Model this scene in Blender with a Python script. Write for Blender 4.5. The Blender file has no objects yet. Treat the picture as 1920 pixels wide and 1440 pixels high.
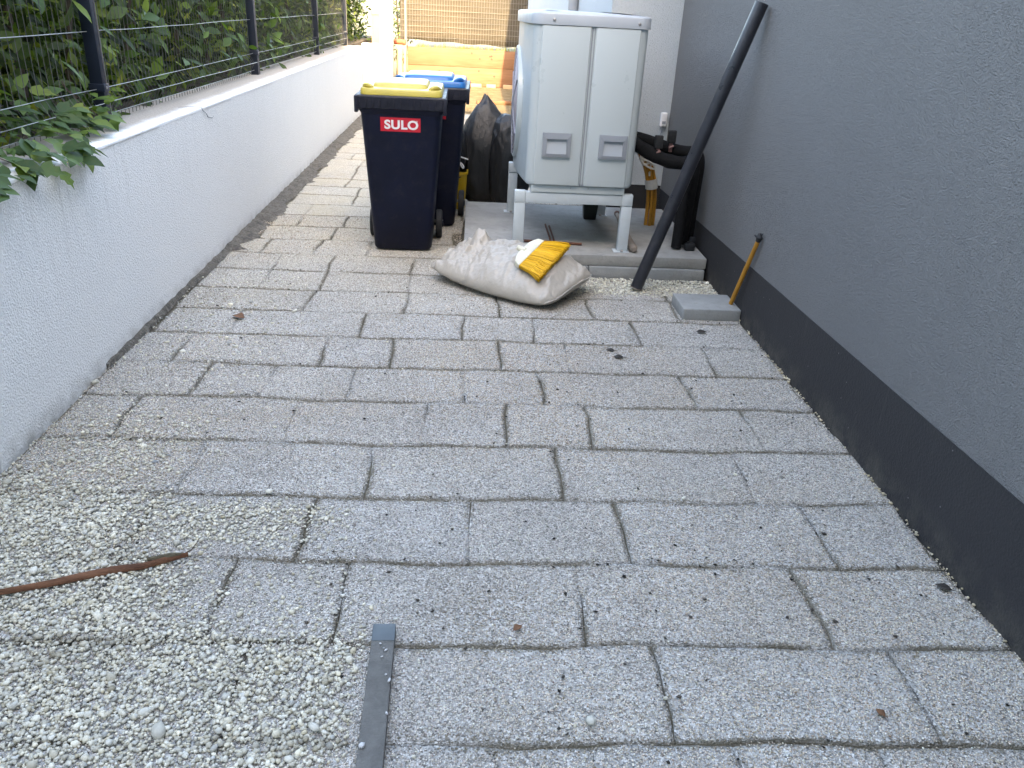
import bpy, bmesh, math, random
import numpy as np
from mathutils import Vector, Matrix, noise as mnoise

random.seed(7)
rng = np.random.default_rng(11)
SC = bpy.context.scene
COL = SC.collection

# ------------------------------------------------------------------ camera
F = 1490.0
def _n(v): return v / np.linalg.norm(v)
vy = _n(np.array([892 - 960, 720 - 6, -F]))
vz = _n(np.cross(np.array([1, -.055, 0.]), vy))
vx = np.cross(vy, vz)
cam_d = bpy.data.cameras.new('camera')
cam = bpy.data.objects.new('camera', cam_d)
COL.objects.link(cam)
cam.matrix_world = Matrix.Translation((0, 0, 1.55)) @ Matrix([list(vx), list(vy), list(vz)]).to_4x4()
cam_d.sensor_width = 36.0
cam_d.lens = F / 1920 * 36.0
cam_d.clip_start = 0.05
cam_d.clip_end = 2000
SC.camera = cam
SC.cycles.max_bounces = 6
SC.cycles.diffuse_bounces = 4
SC.cycles.glossy_bounces = 2
SC.cycles.transmission_bounces = 3

# ------------------------------------------------------------------ sky and sun
TO_SUN_AZ = (.06, -.998)
SUN_EL = math.radians(32)
world = bpy.data.worlds.new('World')
SC.world = world
world.use_nodes = True
wn = world.node_tree.nodes
sky = wn.new('ShaderNodeTexSky')
sky.sky_type = 'NISHITA'
sky.sun_disc = False
sky.sun_elevation = SUN_EL
sky.sun_rotation = math.atan2(TO_SUN_AZ[0], TO_SUN_AZ[1])
sky.air_density = 1.0
sky.dust_density = 3.0
sky.ozone_density = 1.0
bg = wn['Background']
bg.inputs['Strength'].default_value = 0.15
world.node_tree.links.new(sky.outputs[0], bg.inputs[0])

sun_d = bpy.data.lights.new('sun', 'SUN')
sun_d.energy = 2.0
sun_d.angle = math.radians(0.53)
sun_d.color = (1.0, .84, .62)
sun = bpy.data.objects.new('sun', sun_d)
COL.objects.link(sun)
c = math.cos(SUN_EL)
ts = Vector((TO_SUN_AZ[0] * c, TO_SUN_AZ[1] * c, math.sin(SUN_EL)))
sun.rotation_euler = ts.to_track_quat('Z', 'Y').to_euler()
sun.location = (-4, -10, 14)

vs = SC.view_settings
vs.view_transform = 'Standard'
vs.look = 'None'
vs.gamma = 1.0
vs.use_curve_mapping = False
vs.exposure = 3.6
vs.use_white_balance = True
vs.white_balance_temperature = 7850
vs.white_balance_tint = 10

# ------------------------------------------------------------------ helpers
def tag(o, label=None, cat=None, group=None, kind=None):
    if label: o['label'] = label
    if cat: o['category'] = cat
    if group: o['group'] = group
    if kind: o['kind'] = kind
    return o

def thing(name, label, cat, loc=(0, 0, 0), rotz=0, group=None):
    o = bpy.data.objects.new(name, None)
    COL.objects.link(o)
    o.location = loc
    o.rotation_euler = (0, 0, rotz)
    o.empty_display_size = .1
    return tag(o, label, cat, group)

def link(name, me, parent=None):
    o = bpy.data.objects.new(name, me)
    COL.objects.link(o)
    if parent is not None:
        o.parent = parent
    return o

class MB:
    """collects shapes in the coordinates of the parent"""
    def __init__(s): s.v = []; s.f = []
    def add(s, v, f):
        b = len(s.v); s.v += [tuple(p) for p in v]; s.f += [tuple(i + b for i in q) for q in f]; return s
    def box(s, x0, x1, y0, y1, z0, z1, M=None):
        v = [(x, y, z) for x in (x0, x1) for y in (y0, y1) for z in (z0, z1)]
        if M is not None: v = [M @ Vector(p) for p in v]
        return s.add(v, [(0, 1, 3, 2), (4, 6, 7, 5), (0, 4, 5, 1), (2, 3, 7, 6), (0, 2, 6, 4), (1, 5, 7, 3)])
    def tube(s, pts, r, n=10, caps=True):
        pts = [Vector(p) for p in pts]
        k = len(pts)
        rs = r if isinstance(r, (list, tuple)) else [r] * k
        t0 = (pts[1] - pts[0]).normalized()
        up = Vector((0, 0, 1)) if abs(t0.z) < .9 else Vector((0, 1, 0))
        a = t0.cross(up).normalized()
        V = []
        for i in range(k):
            t = (pts[min(i + 1, k - 1)] - pts[max(i - 1, 0)]).normalized()
            a = (a - t * a.dot(t)).normalized()
            b = t.cross(a)
            for j in range(n):
                an = 2 * math.pi * j / n
                V.append(pts[i] + (a * math.cos(an) + b * math.sin(an)) * rs[i])
        Fc = []
        for i in range(k - 1):
            for j in range(n):
                j2 = (j + 1) % n
                Fc.append((i * n + j, i * n + j2, (i + 1) * n + j2, (i + 1) * n + j))
        if caps:
            Fc.append(tuple(range(n))[::-1]); Fc.append(tuple((k - 1) * n + j for j in range(n)))
        return s.add(V, Fc)
    def loft(s, rings, caps=True):
        n = len(rings[0]); V = [p for r in rings for p in r]; Fc = []
        for i in range(len(rings) - 1):
            for j in range(n):
                j2 = (j + 1) % n
                Fc.append((i * n + j, i * n + j2, (i + 1) * n + j2, (i + 1) * n + j))
        if caps:
            Fc.append(tuple(range(n))[::-1]); Fc.append(tuple((len(rings) - 1) * n + j for j in range(n)))
        return s.add(V, Fc)
    def lathe(s, prof, n=20, M=None):
        """prof: (r, z) about local z"""
        V = []
        for r, z in prof:
            for j in range(n):
                an = 2 * math.pi * j / n
                p = Vector((r * math.cos(an), r * math.sin(an), z))
                V.append(M @ p if M is not None else p)
        Fc = []
        for i in range(len(prof) - 1):
            for j in range(n):
                j2 = (j + 1) % n
                Fc.append((i * n + j, i * n + j2, (i + 1) * n + j2, (i + 1) * n + j))
        Fc.append(tuple(range(n))[::-1]); Fc.append(tuple((len(prof) - 1) * n + j for j in range(n)))
        return s.add(V, Fc)
    def mesh(s, name, mat, bevel=0, segs=2, smooth=False):
        me = bpy.data.meshes.new(name)
        me.from_pydata(s.v, [], s.f)
        bm = bmesh.new(); bm.from_mesh(me)
        bmesh.ops.recalc_face_normals(bm, faces=bm.faces)
        if bevel:
            es = [e for e in bm.edges if len(e.link_faces) == 2 and e.calc_face_angle(0) > .5]
            bmesh.ops.bevel(bm, geom=es, offset=bevel, segments=segs, affect='EDGES', profile=.5, clamp_overlap=True)
        bm.to_mesh(me); bm.free()
        me.materials.append(mat)
        if smooth:
            me.polygons.foreach_set('use_smooth', [True] * len(me.polygons))
            me.set_sharp_from_angle(angle=math.radians(40))
        return me
    def build(s, name, mat, parent=None, bevel=0, segs=2, smooth=None):
        return link(name, s.mesh(name, mat, bevel, segs, bool(bevel) if smooth is None else smooth), parent)

def np_mesh(name, V, T, mat, col=None, smooth=False):
    me = bpy.data.meshes.new(name)
    V = np.asarray(V, np.float32); T = np.asarray(T, np.int32)
    k = T.shape[1]
    me.vertices.add(len(V)); me.vertices.foreach_set('co', V.ravel())
    me.loops.add(T.size); me.loops.foreach_set('vertex_index', T.ravel())
    me.polygons.add(len(T))
    me.polygons.foreach_set('loop_start', np.arange(0, T.size, k, dtype=np.int32))
    me.polygons.foreach_set('loop_total', np.full(len(T), k, np.int32))
    if smooth: me.polygons.foreach_set('use_smooth', np.ones(len(T), bool))
    if col is not None:
        a = me.color_attributes.new('tint', 'FLOAT_COLOR', 'POINT')
        cc = np.ones((len(V), 4), np.float32); cc[:, :3] = col
        a.data.foreach_set('color', cc.ravel())
    me.update(); me.validate()
    me.materials.append(mat)
    return me

def rring(w, d, r, z, cx=0, cy=0, n=4):
    pts = []
    for sx, sy, a0 in ((1, -1, -90), (1, 1, 0), (-1, 1, 90), (-1, -1, 180)):
        for i in range(n + 1):
            a = math.radians(a0 + 90 * i / n)
            pts.append((cx + sx * (w / 2 - r) + r * math.cos(a), cy + sy * (d / 2 - r) + r * math.sin(a), z))
    return pts

# ------------------------------------------------------------------ materials
class NT:
    def __init__(s, name):
        s.m = bpy.data.materials.new(name); s.m.use_nodes = True
        s.t = s.m.node_tree; s.N = s.t.nodes; s.p = s.N['Principled BSDF']; s.out = s.N['Material Output']
        s.geo = s.N.new('ShaderNodeNewGeometry'); s.pos = s.geo.outputs['Position']
    def L(s, a, b): s.t.links.new(a, b)
    def setin(s, sock, v):
        if hasattr(v, 'is_output'): s.L(v, sock)
        else: sock.default_value = v
    def mapping(s, scale, src=None):
        n = s.N.new('ShaderNodeMapping'); n.inputs['Scale'].default_value = scale
        s.L(src or s.pos, n.inputs['Vector']); return n.outputs[0]
    def noise(s, scale, detail=3, rough=.55, vec=None, color=False):
        n = s.N.new('ShaderNodeTexNoise'); n.inputs['Scale'].default_value = scale
        n.inputs['Detail'].default_value = detail; n.inputs['Roughness'].default_value = rough
        s.L(vec or s.pos, n.inputs['Vector']); return n.outputs['Color' if color else 'Fac']
    def voronoi(s, scale, out='Distance', feature='F1', vec=None):
        n = s.N.new('ShaderNodeTexVoronoi'); n.inputs['Scale'].default_value = scale; n.feature = feature
        s.L(vec or s.pos, n.inputs['Vector']); return n.outputs[out]
    def ramp(s, fac, stops):
        n = s.N.new('ShaderNodeValToRGB'); e = n.color_ramp.elements
        while len(e) < len(stops): e.new(.5)
        for i, (p, c) in enumerate(stops):
            e[i].position = p; e[i].color = (c, c, c, 1) if not hasattr(c, '__len__') else (*c, 1)
        s.L(fac, n.inputs[0]); return n.outputs[0]
    def mix(s, fac, a, b, mode='MIX'):
        n = s.N.new('ShaderNodeMix'); n.data_type = 'RGBA'; n.blend_type = mode
        s.setin(n.inputs[0], fac)
        for sock, v in ((n.inputs[6], a), (n.inputs[7], b)):
            if hasattr(v, 'is_output'): s.L(v, sock)
            else: sock.default_value = (*v, 1)
        return n.outputs[2]
    def math(s, op, a, b=0.0, clamp=False):
        n = s.N.new('ShaderNodeMath'); n.operation = op; n.use_clamp = clamp
        s.setin(n.inputs[0], a); s.setin(n.inputs[1], b); return n.outputs[0]
    def xyz(s, src=None):
        n = s.N.new('ShaderNodeSeparateXYZ'); s.L(src or s.pos, n.inputs[0]); return n.outputs
    def attr(s, name='tint'):
        n = s.N.new('ShaderNodeAttribute'); n.attribute_name = name; return n.outputs['Color']
    def orand(s):
        n = s.N.new('ShaderNodeObjectInfo'); return n.outputs['Random']
    def bump(s, h, dist, strength=1.0):
        n = s.N.new('ShaderNodeBump'); n.inputs['Distance'].default_value = dist; n.inputs['Strength'].default_value = strength
        s.L(h, n.inputs['Height'])
        if s.p.inputs['Normal'].is_linked: s.L(s.p.inputs['Normal'].links[0].from_socket, n.inputs['Normal'])
        s.L(n.outputs[0], s.p.inputs['Normal']); return s
    def set(s, col=None, rough=None, metal=None, spec=None, coat=None):
        if col is not None: s.setin(s.p.inputs['Base Color'], col if hasattr(col, 'is_output') else (*col, 1))
        if rough is not None: s.setin(s.p.inputs['Roughness'], rough)
        if metal is not None: s.p.inputs['Metallic'].default_value = metal
        if spec is not None: s.p.inputs['Specular IOR Level'].default_value = spec
        if coat is not None: s.p.inputs['Coat Weight'].default_value = coat
        return s

def simple(name, col, rough=.5, var=.12, sc=6, metal=0, bump=0, bsc=80, spec=.5, dirt=None):
    t = NT(name)
    lo = tuple(x * (1 - var) for x in col); hi = tuple(min(1, x * (1 + var)) for x in col)
    cc = t.mix(t.ramp(t.noise(sc, 5, .6), [(.3, 0), (.7, 1)]), lo, hi)
    if dirt:
        cc = t.mix(t.ramp(t.noise(sc * 2.7, 6, .7), [(.52, 0), (.75, dirt[1])]), cc, dirt[0])
    t.set(cc, t.ramp(t.noise(sc * 3, 4), [(.3, max(0, rough - .08)), (.7, min(1, rough + .1))]), metal, spec)
    if bump: t.bump(t.noise(bsc, 4), bump)
    return t.m

def m_paver():
    t = NT('paver_aggregate')
    v = t.voronoi(190, 'Color'); d = t.voronoi(190, 'Distance')
    g = t.ramp(t.xyz(v)[0], [(0, (.17, .163, .15)), (.3, (.38, .37, .345)), (.75, (.58, .565, .535)), (1, (.80, .785, .75))])
    big = t.noise(1.3, 3, .6); mid = t.noise(6, 4, .65)
    c = t.mix(t.ramp(big, [(.35, 0), (.65, .3)]), g, (.50, .445, .40), 'MULTIPLY')
    c = t.mix(t.ramp(mid, [(.5, 0), (.72, .42)]), c, (.34, .315, .28))
    tint = t.ramp(t.orand(), [(0, (.98, .98, .985)), (.5, (1, .99, .975)), (1, (.975, .96, .945))])
    c = t.mix(1, c, tint, 'MULTIPLY')
    # damp lichen and dirt flecks
    c = t.mix(t.ramp(t.noise(38, 5, .75), [(.60, 0), (.74, .4)]), c, (.17, .16, .135))
    # yellower, finer sand towards the back left
    xy = t.xyz()
    far = t.math('MULTIPLY', t.ramp(t.math('MULTIPLY', xy[1], .1), [(.36, 0), (.56, 1)]), t.ramp(t.math('ADD', t.math('MULTIPLY', xy[0], -.4), .5), [(.1, .25), (.75, .9)]))
    c = t.mix(t.math('MULTIPLY', far, t.ramp(t.noise(3, 3), [(.3, .35), (.65, .9)])), c, t.mix(.55, (.60, .55, .44), c, 'OVERLAY'))
    jd = t.N.new('ShaderNodeAttribute'); jd.attribute_name = 'joint_dirt'
    jf = t.ramp(t.math('ADD', t.math('MULTIPLY', jd.outputs['Fac'], .85), t.math('MULTIPLY', t.math('SUBTRACT', t.noise(70, 5, .85), .5), 3.2)), [(.30, 0), (.75, .85)])
    c = t.mix(jf, c, t.mix(t.noise(4, 2), (.16, .14, .10), (.27, .235, .175)))
    t.set(c, .9, spec=.25)
    t.bump(t.noise(14, 4), .012, .6)
    t.bump(d, .006, 1.0)
    return t.m

def m_grain(name, dark=(.62, .60, .56)):
    t = NT(name)
    t.set(t.mix(t.ramp(t.noise(300, 3), [(.35, 0), (.75, .35)]), t.attr(), dark, 'MULTIPLY'), .85, spec=.3)
    return t.m

def m_soil():
    t = NT('joint_soil')
    c = t.mix(t.ramp(t.noise(9, 5, .7), [(.35, 0), (.65, 1)]), (.12, .103, .075), (.23, .20, .15))
    c = t.mix(t.ramp(t.noise(4, 3), [(.5, 0), (.7, .5)]), c, (.06, .075, .03))
    c = t.mix(t.ramp(t.voronoi(160, 'Distance'), [(.1, .5), (.4, 0)]), c, (.35, .33, .29))
    t.set(c, .95, spec=.1); t.bump(t.noise(120, 5, .7), .012)
    return t.m

def m_stucco(name, col, scale, dist, stain=None, streak=None, var=.07):
    t = NT(name)
    lo = tuple(x * (1 - var) for x in col); hi = tuple(min(1, x * (1 + var)) for x in col)
    c = t.mix(t.noise(1.4, 5, .6), lo, hi)
    c = t.mix(t.ramp(t.noise(scale * .9, 3), [(.35, .2), (.6, 0)]), c, tuple(x * .62 for x in col))
    if stain:
        c = t.mix(t.ramp(t.noise(2.3, 6, .7), [(.55, 0), (.8, .35)]), c, stain)
    if streak:
        z = t.xyz()[2]
        vec = t.mapping((1, 13, .7))
        f = t.math('MULTIPLY', t.ramp(t.noise(3.2, 4, .65, vec), [(.5, 0), (.78, .8)]), t.ramp(z, [(.25, 0), (.92, .8)]))
        near = t.ramp(t.math('MULTIPLY', t.xyz()[1], .1), [(.36, 1), (.55, .25)])
        f = t.math('MULTIPLY', f, near)
        c = t.mix(f, c, streak)
        vec2 = t.mapping((1, 60, .5))
        f2 = t.math('MULTIPLY', t.ramp(t.noise(3.0, 2, .5, vec2), [(.65, 0), (.74, .5)]), t.ramp(z, [(.35, 0), (.92, .9)]))
        c = t.mix(f2, c, tuple(x * .75 for x in streak))
        splash = t.math('MULTIPLY', t.ramp(z, [(.0, 1), (.09, 0)]), t.ramp(t.noise(12, 4), [(.35, 0), (.65, .7)]))
        c = t.mix(splash, c, (.32, .29, .24))
    t.set(c, .88, spec=.25)
    t.bump(t.noise(scale, 3, .6), dist)
    t.bump(t.voronoi(scale * 1.3), dist * .6, .7)
    return t.m

def m_wood(name, a, b, axis='x', rough=.7):
    t = NT(name)
    sc = {'x': (1.2, 14, 14), 'y': (14, 1.2, 14), 'z': (14, 14, 1.2)}[axis]
    v = t.mapping(sc)
    g = t.noise(2.2, 6, .65, v)
    c = t.mix(t.ramp(g, [(.3, 0), (.7, 1)]), a, b)
    c = t.mix(t.ramp(t.noise(1.1, 3), [(.4, 0), (.75, .35)]), c, tuple(x * .6 for x in a))
    t.set(c, rough, spec=.3); t.bump(g, .004)
    return t.m

def m_leaf(name, stops, trans=.35, per_object=False):
    t = NT(name)
    src = t.orand() if per_object else t.xyz(t.attr())[0]
    c = t.ramp(src, stops)
    c = t.mix(t.ramp(t.noise(60, 3), [(.4, 0), (.7, .25)]), c, (.10, .10, .03))
    t.set(c, .5, spec=.25)
    tr = t.N.new('ShaderNodeBsdfTranslucent'); 
    tc = t.mix(1, c, (1.9, 2.0, .7), 'MULTIPLY'); t.L(tc, tr.inputs[0])
    mx = t.N.new('ShaderNodeMixShader'); mx.inputs[0].default_value = trans
    t.L(t.p.outputs[0], mx.inputs[1]); t.L(tr.outputs[0], mx.inputs[2]); t.L(mx.outputs[0], t.out.inputs[0])
    return t.m

def m_plastic_bag(name, col, rough, sc, dist):
    t = NT(name)
    c = t.mix(t.noise(5, 4), tuple(x * .8 for x in col), tuple(min(1, x * 1.15) for x in col))
    t.set(c, rough, spec=.5)
    w = t.noise(sc, 4, .6, t.mapping((1, 1, .45)))
    n = t.N.new('ShaderNodeTexNoise'); n.noise_type = 'RIDGED_MULTIFRACTAL'; n.inputs['Scale'].default_value = sc * .6
    n.inputs['Detail'].default_value = 3; t.L(t.mapping((1, .7, .5)), n.inputs['Vector'])
    t.bump(n.outputs['Fac'], dist, .6); t.bump(w, dist)
    return t.m

PAVER = m_paver()
GRAIN = m_grain('limestone_grit'); PEB = m_grain('limestone_pebble', (.70, .68, .62))
SOIL = m_soil()
WHITEWALL = m_stucco('white_render', (.84, .825, .79), 95, .005, streak=(.52, .50, .47), var=.04)
WALLTOP = NT('white_wall_cap')
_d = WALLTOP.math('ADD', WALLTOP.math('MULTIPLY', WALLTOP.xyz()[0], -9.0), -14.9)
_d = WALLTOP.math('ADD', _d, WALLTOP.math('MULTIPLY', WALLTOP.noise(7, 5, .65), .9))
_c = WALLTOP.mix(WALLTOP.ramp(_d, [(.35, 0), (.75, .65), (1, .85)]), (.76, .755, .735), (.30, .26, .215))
_c = WALLTOP.mix(WALLTOP.ramp(WALLTOP.noise(26, 5, .7), [(.55, 0), (.75, .5)]), _c, (.42, .39, .34))
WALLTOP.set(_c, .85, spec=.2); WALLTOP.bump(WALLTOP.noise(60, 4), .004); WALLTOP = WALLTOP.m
GREYWALL = m_stucco('grey_render', (.203, .200, .196), 150, .010, stain=(.215, .21, .205), var=.1)
def m_plinth():
    t = NT('dark_plinth_paint')
    z = t.xyz()[2]
    c = t.mix(t.noise(2.2, 5, .6), (.026, .025, .026), (.036, .0345, .036))
    sp = t.math('MULTIPLY', t.ramp(z, [(.0, 1), (.13, 0)]), t.ramp(t.noise(9, 6, .75), [(.42, 0), (.68, .8)]))
    c = t.mix(sp, c, (.11, .10, .08))
    c = t.mix(t.ramp(t.noise(5, 3, .5, t.mapping((1, 9, .8))), [(.62, 0), (.74, .3)]), c, (.055, .052, .05))
    c = t.mix(t.ramp(t.voronoi(16), [(.035, .9), (.05, 0)]), c, (.20, .20, .19))
    t.set(c, .78, spec=.3); t.bump(t.noise(110, 4), .003); return t.m
PLINTH = m_plinth()
WHITEBLD = m_stucco('pale_render', (.47, .51, .535), 130, .006)
CONC = simple('concrete', (.30, .295, .275), .9, .16, 5, bump=.004, bsc=70, dirt=((.17, .165, .15), .6))
CONC2 = simple('concrete_block', (.27, .275, .265), .88, .12, 7, bump=.003, bsc=110, dirt=((.18, .175, .16), .5))
HPW = simple('powder_coat_white', (.46, .51, .52), .34, .015, 2)
HPG = simple('light_grey_plastic', (.25, .27, .295), .42, .04, 5)
HPL = simple('lid_grey_paint', (.36, .39, .42), .36, .04, 4)
STEELW = simple('white_painted_steel', (.48, .53, .55), .4, .06, 9, dirt=((.42, .38, .32), .25))
DARK = simple('dark_gap', (.02, .02, .022), .7, .2)
GRILLE = simple('grille_grey', (.30, .29, .33), .4, .1)
NAVY = simple('navy_bin_plastic', (.0012, .0030, .0150), .45, .25, 5, bump=.0012, bsc=260, spec=.28, dirt=((.022, .022, .026), .45))
NAVYR = simple('navy_rim_plastic', (.009, .010, .019), .45, .25, 9, bump=.001, bsc=180, spec=.35, dirt=((.06, .06, .062), .4))
YEL = simple('yellow_lid_plastic', (.47, .385, .075), .38, .10, 6, dirt=((.42, .38, .16), .35))
BLUE = simple('blue_lid_plastic', (.004, .115, .35), .36, .10, 6)
RUB = simple('black_rubber', (.012, .012, .013), .7, .3, 30)
RED = simple('red_sticker', (.48, .012, .028), .4, .08, 9)
WHT = simple('white_print', (.72, .72, .72), .5, .03)
TBAG = m_plastic_bag('black_plastic_film', (.0105, .011, .0125), .52, 9, .022)
SACK = m_plastic_bag('dusty_white_sack', (.42, .38, .325), .40, 11, .016)
BRIS = NT('yellow_bristles'); BRIS.set(BRIS.mix(BRIS.xyz(BRIS.attr())[0], (.62, .30, .004), (.95, .55, .015)), .5); BRIS = BRIS.m
BROOMW = simple('cream_plastic', (.66, .63, .50), .45, .1, 20, dirt=((.42, .36, .24), .4))
INSUL = simple('black_foam', (.007, .007, .0075), .8, .3, 25, bump=.004, bsc=60, spec=.2)
PIPE = simple('grey_pvc_pipe', (.019, .020, .026), .34, .15, 5, dirt=((.09, .085, .08), .3))
CONDUIT = simple('orange_conduit', (.42, .19, .018), .5, .15, 18)
TAPE = simple('pale_tape', (.55, .54, .50), .6, .12, 30)
COPPER = simple('copper_fitting', (.22, .11, .10), .5, .1, 30)
HANDLE = m_wood('orange_handle', (.40, .17, .02), (.56, .27, .04), 'z', .45)
OLDW = m_wood('worn_handle_wood', (.20, .16, .13), (.30, .25, .20), 'y')
RUST = simple('rusty_iron', (.13, .055, .035), .85, .3, 25, bump=.002)
ANTH = simple('anthracite_paint', (.008, .013, .026), .42, .15, 8)
ANTHL = simple('weathered_grey_strip', (.16, .155, .15), .6, .15, 12)
WIRE = simple('pale_sheen_wire', (.24, .235, .215), .42, .15, 30, metal=.35)  # pale tone stands in for sheen on the anthracite fence wire
WIRED = simple('dull_wire', (.085, .085, .078), .5, .2, 30)
LEAF = m_leaf('hedge_leaf', [(0, (.009, .018, .006)), (.4, (.024, .046, .012)), (.75, (.07, .115, .025)), (.93, (.16, .21, .038)), (1, (.26, .27, .05))])
LEAFO = m_leaf('hedge_leaf_near', [(0, (.030, .060, .018)), (.45, (.055, .105, .027)), (.8, (.10, .17, .035)), (1, (.17, .23, .045))], .3, True)
VINE = m_leaf('vine_leaf', [(0, (.030, .062, .022)), (.5, (.055, .105, .032)), (.9, (.10, .16, .035)), (1, (.16, .20, .04))], .25, True)
STEM = simple('stem_bark', (.075, .055, .038), .85, .25, 20, bump=.003)
DRYL = simple('dry_leaf_brown', (.16, .075, .035), .8, .3, 40)
DRYD = simple('dry_leaf_dark', (.035, .028, .022), .8, .3, 40)
PLANK = m_wood('formwork_plank', (.175, .085, .042), (.25, .13, .075), 'x')
POSTW = m_wood('pine_post', (.38, .24, .14), (.50, .36, .22), 'z')
BARK = m_wood('reddish_bark', (.085, .038, .022), (.25, .115, .062), 'x', .8)
NET = None
def m_net():
    t = NT('shade_net')
    w = t.N.new('ShaderNodeTexWave'); w.inputs['Scale'].default_value = 26; w.bands_direction = 'Z'; w.inputs['Distortion'].default_value = 1.5
    t.L(t.pos, w.inputs['Vector'])
    c = t.mix(w.outputs['Fac'], (.074, .065, .052), (.128, .112, .088))
    c = t.mix(t.ramp(t.noise(1.6, 4), [(.35, 0), (.7, .6)]), c, (.13, .105, .075))
    t.set(c, .9, spec=.1); t.bump(w.outputs['Fac'], .006); return t.m
NET = m_net()
YARD = NT('pale_yard_grit')
YARD.set(YARD.mix(YARD.ramp(YARD.noise(5, 6, .7), [(.35, 0), (.7, 1)]), (.17, .125, .065), (.30, .235, .145)), .95, spec=.1)
YARD.bump(YARD.noise(30, 5, .7), .04); YARD = YARD.m
GROUND = simple('earth_and_grass', (.14, .13, .08), .95, .3, 1.5, bump=.02, bsc=12)
TERRA = simple('terracotta', (.38, .10, .05), .8, .15, 20)
GALV = simple('galvanised_tube', (.32, .31, .30), .4, .12, 15, metal=.5)
GREYSTRIP = simple('grey_fibre_strip', (.125, .122, .112), .85, .22, 16, bump=.004, bsc=160, dirt=((.19, .185, .17), .5))
GLASS = simple('window_glass', (.03, .04, .05), .08, .1)

# ================================================================== SETTING
tag(MB().add([(-400, -400, -.045), (400, -400, -.045), (400, 400, -.045), (-400, 400, -.045)], [(0, 1, 2, 3)])
    .build('ground', GROUND), kind='structure')
tag(MB().add([(-6, 12.9, -.008), (1.0, 12.9, -.008), (1.0, 30, -.008), (-6, 30, -.008)], [(0, 1, 2, 3)])
    .build('yard', YARD), kind='structure')

XL, XR = -1.60, 1.545
# ---- pavement: a bed of soil and single pavers
def wob(x, y):
    dx = .007 * np.sin(6.1 * y + 2.3 * x + 1.0) + .004 * np.sin(17 * y - 9 * x + .4) + .003 * np.sin(41 * y + 13 * x)
    dy = .006 * np.sin(5.3 * x + 1.7 * y + 2.0) + .004 * np.sin(15 * x - 4 * y + 1.1) + .003 * np.sin(37 * x + 9 * y + .6)
    return x + dx, y + dy
def nz(x, y, s, ph=0.):
    return (np.sin(s * x * 1.0 + s * .61 * y + ph) + np.sin(-s * .73 * x + s * 1.17 * y + 1.7 * ph + 1) + np.sin(s * 1.9 * x + s * .3 * y + 2.1 + ph) * .7 + np.sin(s * .4 * x - s * 2.3 * y + ph * .5) * .7) / 3.4
def relief(x, y): return .0030 * nz(x, y, 9.) + .0035 * nz(x, y, 2.6, 1.1)
def fill_y(x, y): return nz(x, y, 3.6, .5) + .45 * nz(x, y, 15, 1.3)
def fill_x(x, y): return nz(x, y, 4.1, 2.5) + .45 * nz(x, y, 13, .3)
def open_y(x, y): return float(np.clip((.55 - fill_y(x, y)) * 2.2, 0, 1))
def open_x(x, y): return float(np.clip((.25 - fill_x(x, y)) * 2.2, 0, 1))
ROWS = [.60, .955, 1.305, 1.62, 1.965, 2.315, 2.68, 3.045, 3.39, 3.75, 4.10, 4.45]
while ROWS[-1] < 12.75: ROWS.append(ROWS[-1] + .352)
JX = {2: [-.90, -.55, -.19, .53, 1.18], 3: [-1.01, -.67, -.33, .35, 1.03], 4: [-1.02, -.50, .02, .53, 1.20],
      5: [-.98, -.34, .36, 1.05], 6: [-1.35, -.69, -.16, .17, .51, 1.20], 7: [-1.16, -.87, -.51, -.01, .34, 1.02],
      8: [-1.36, -.69, -.36, .17, .50, 1.21], 9: [-1.20, -.54, -.02, .35, .90], 10: [-.89, -.35, .17, .70, 1.2]}
pav = MB()
pav.add([(XL, -3, -.011), (XR, -3, -.011), (XR, 13.2, -.011), (XL, 13.2, -.011)], [(0, 1, 2, 3)])
pavement = tag(pav.build('pavement', SOIL), kind='structure')
rowjoint = []
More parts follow.
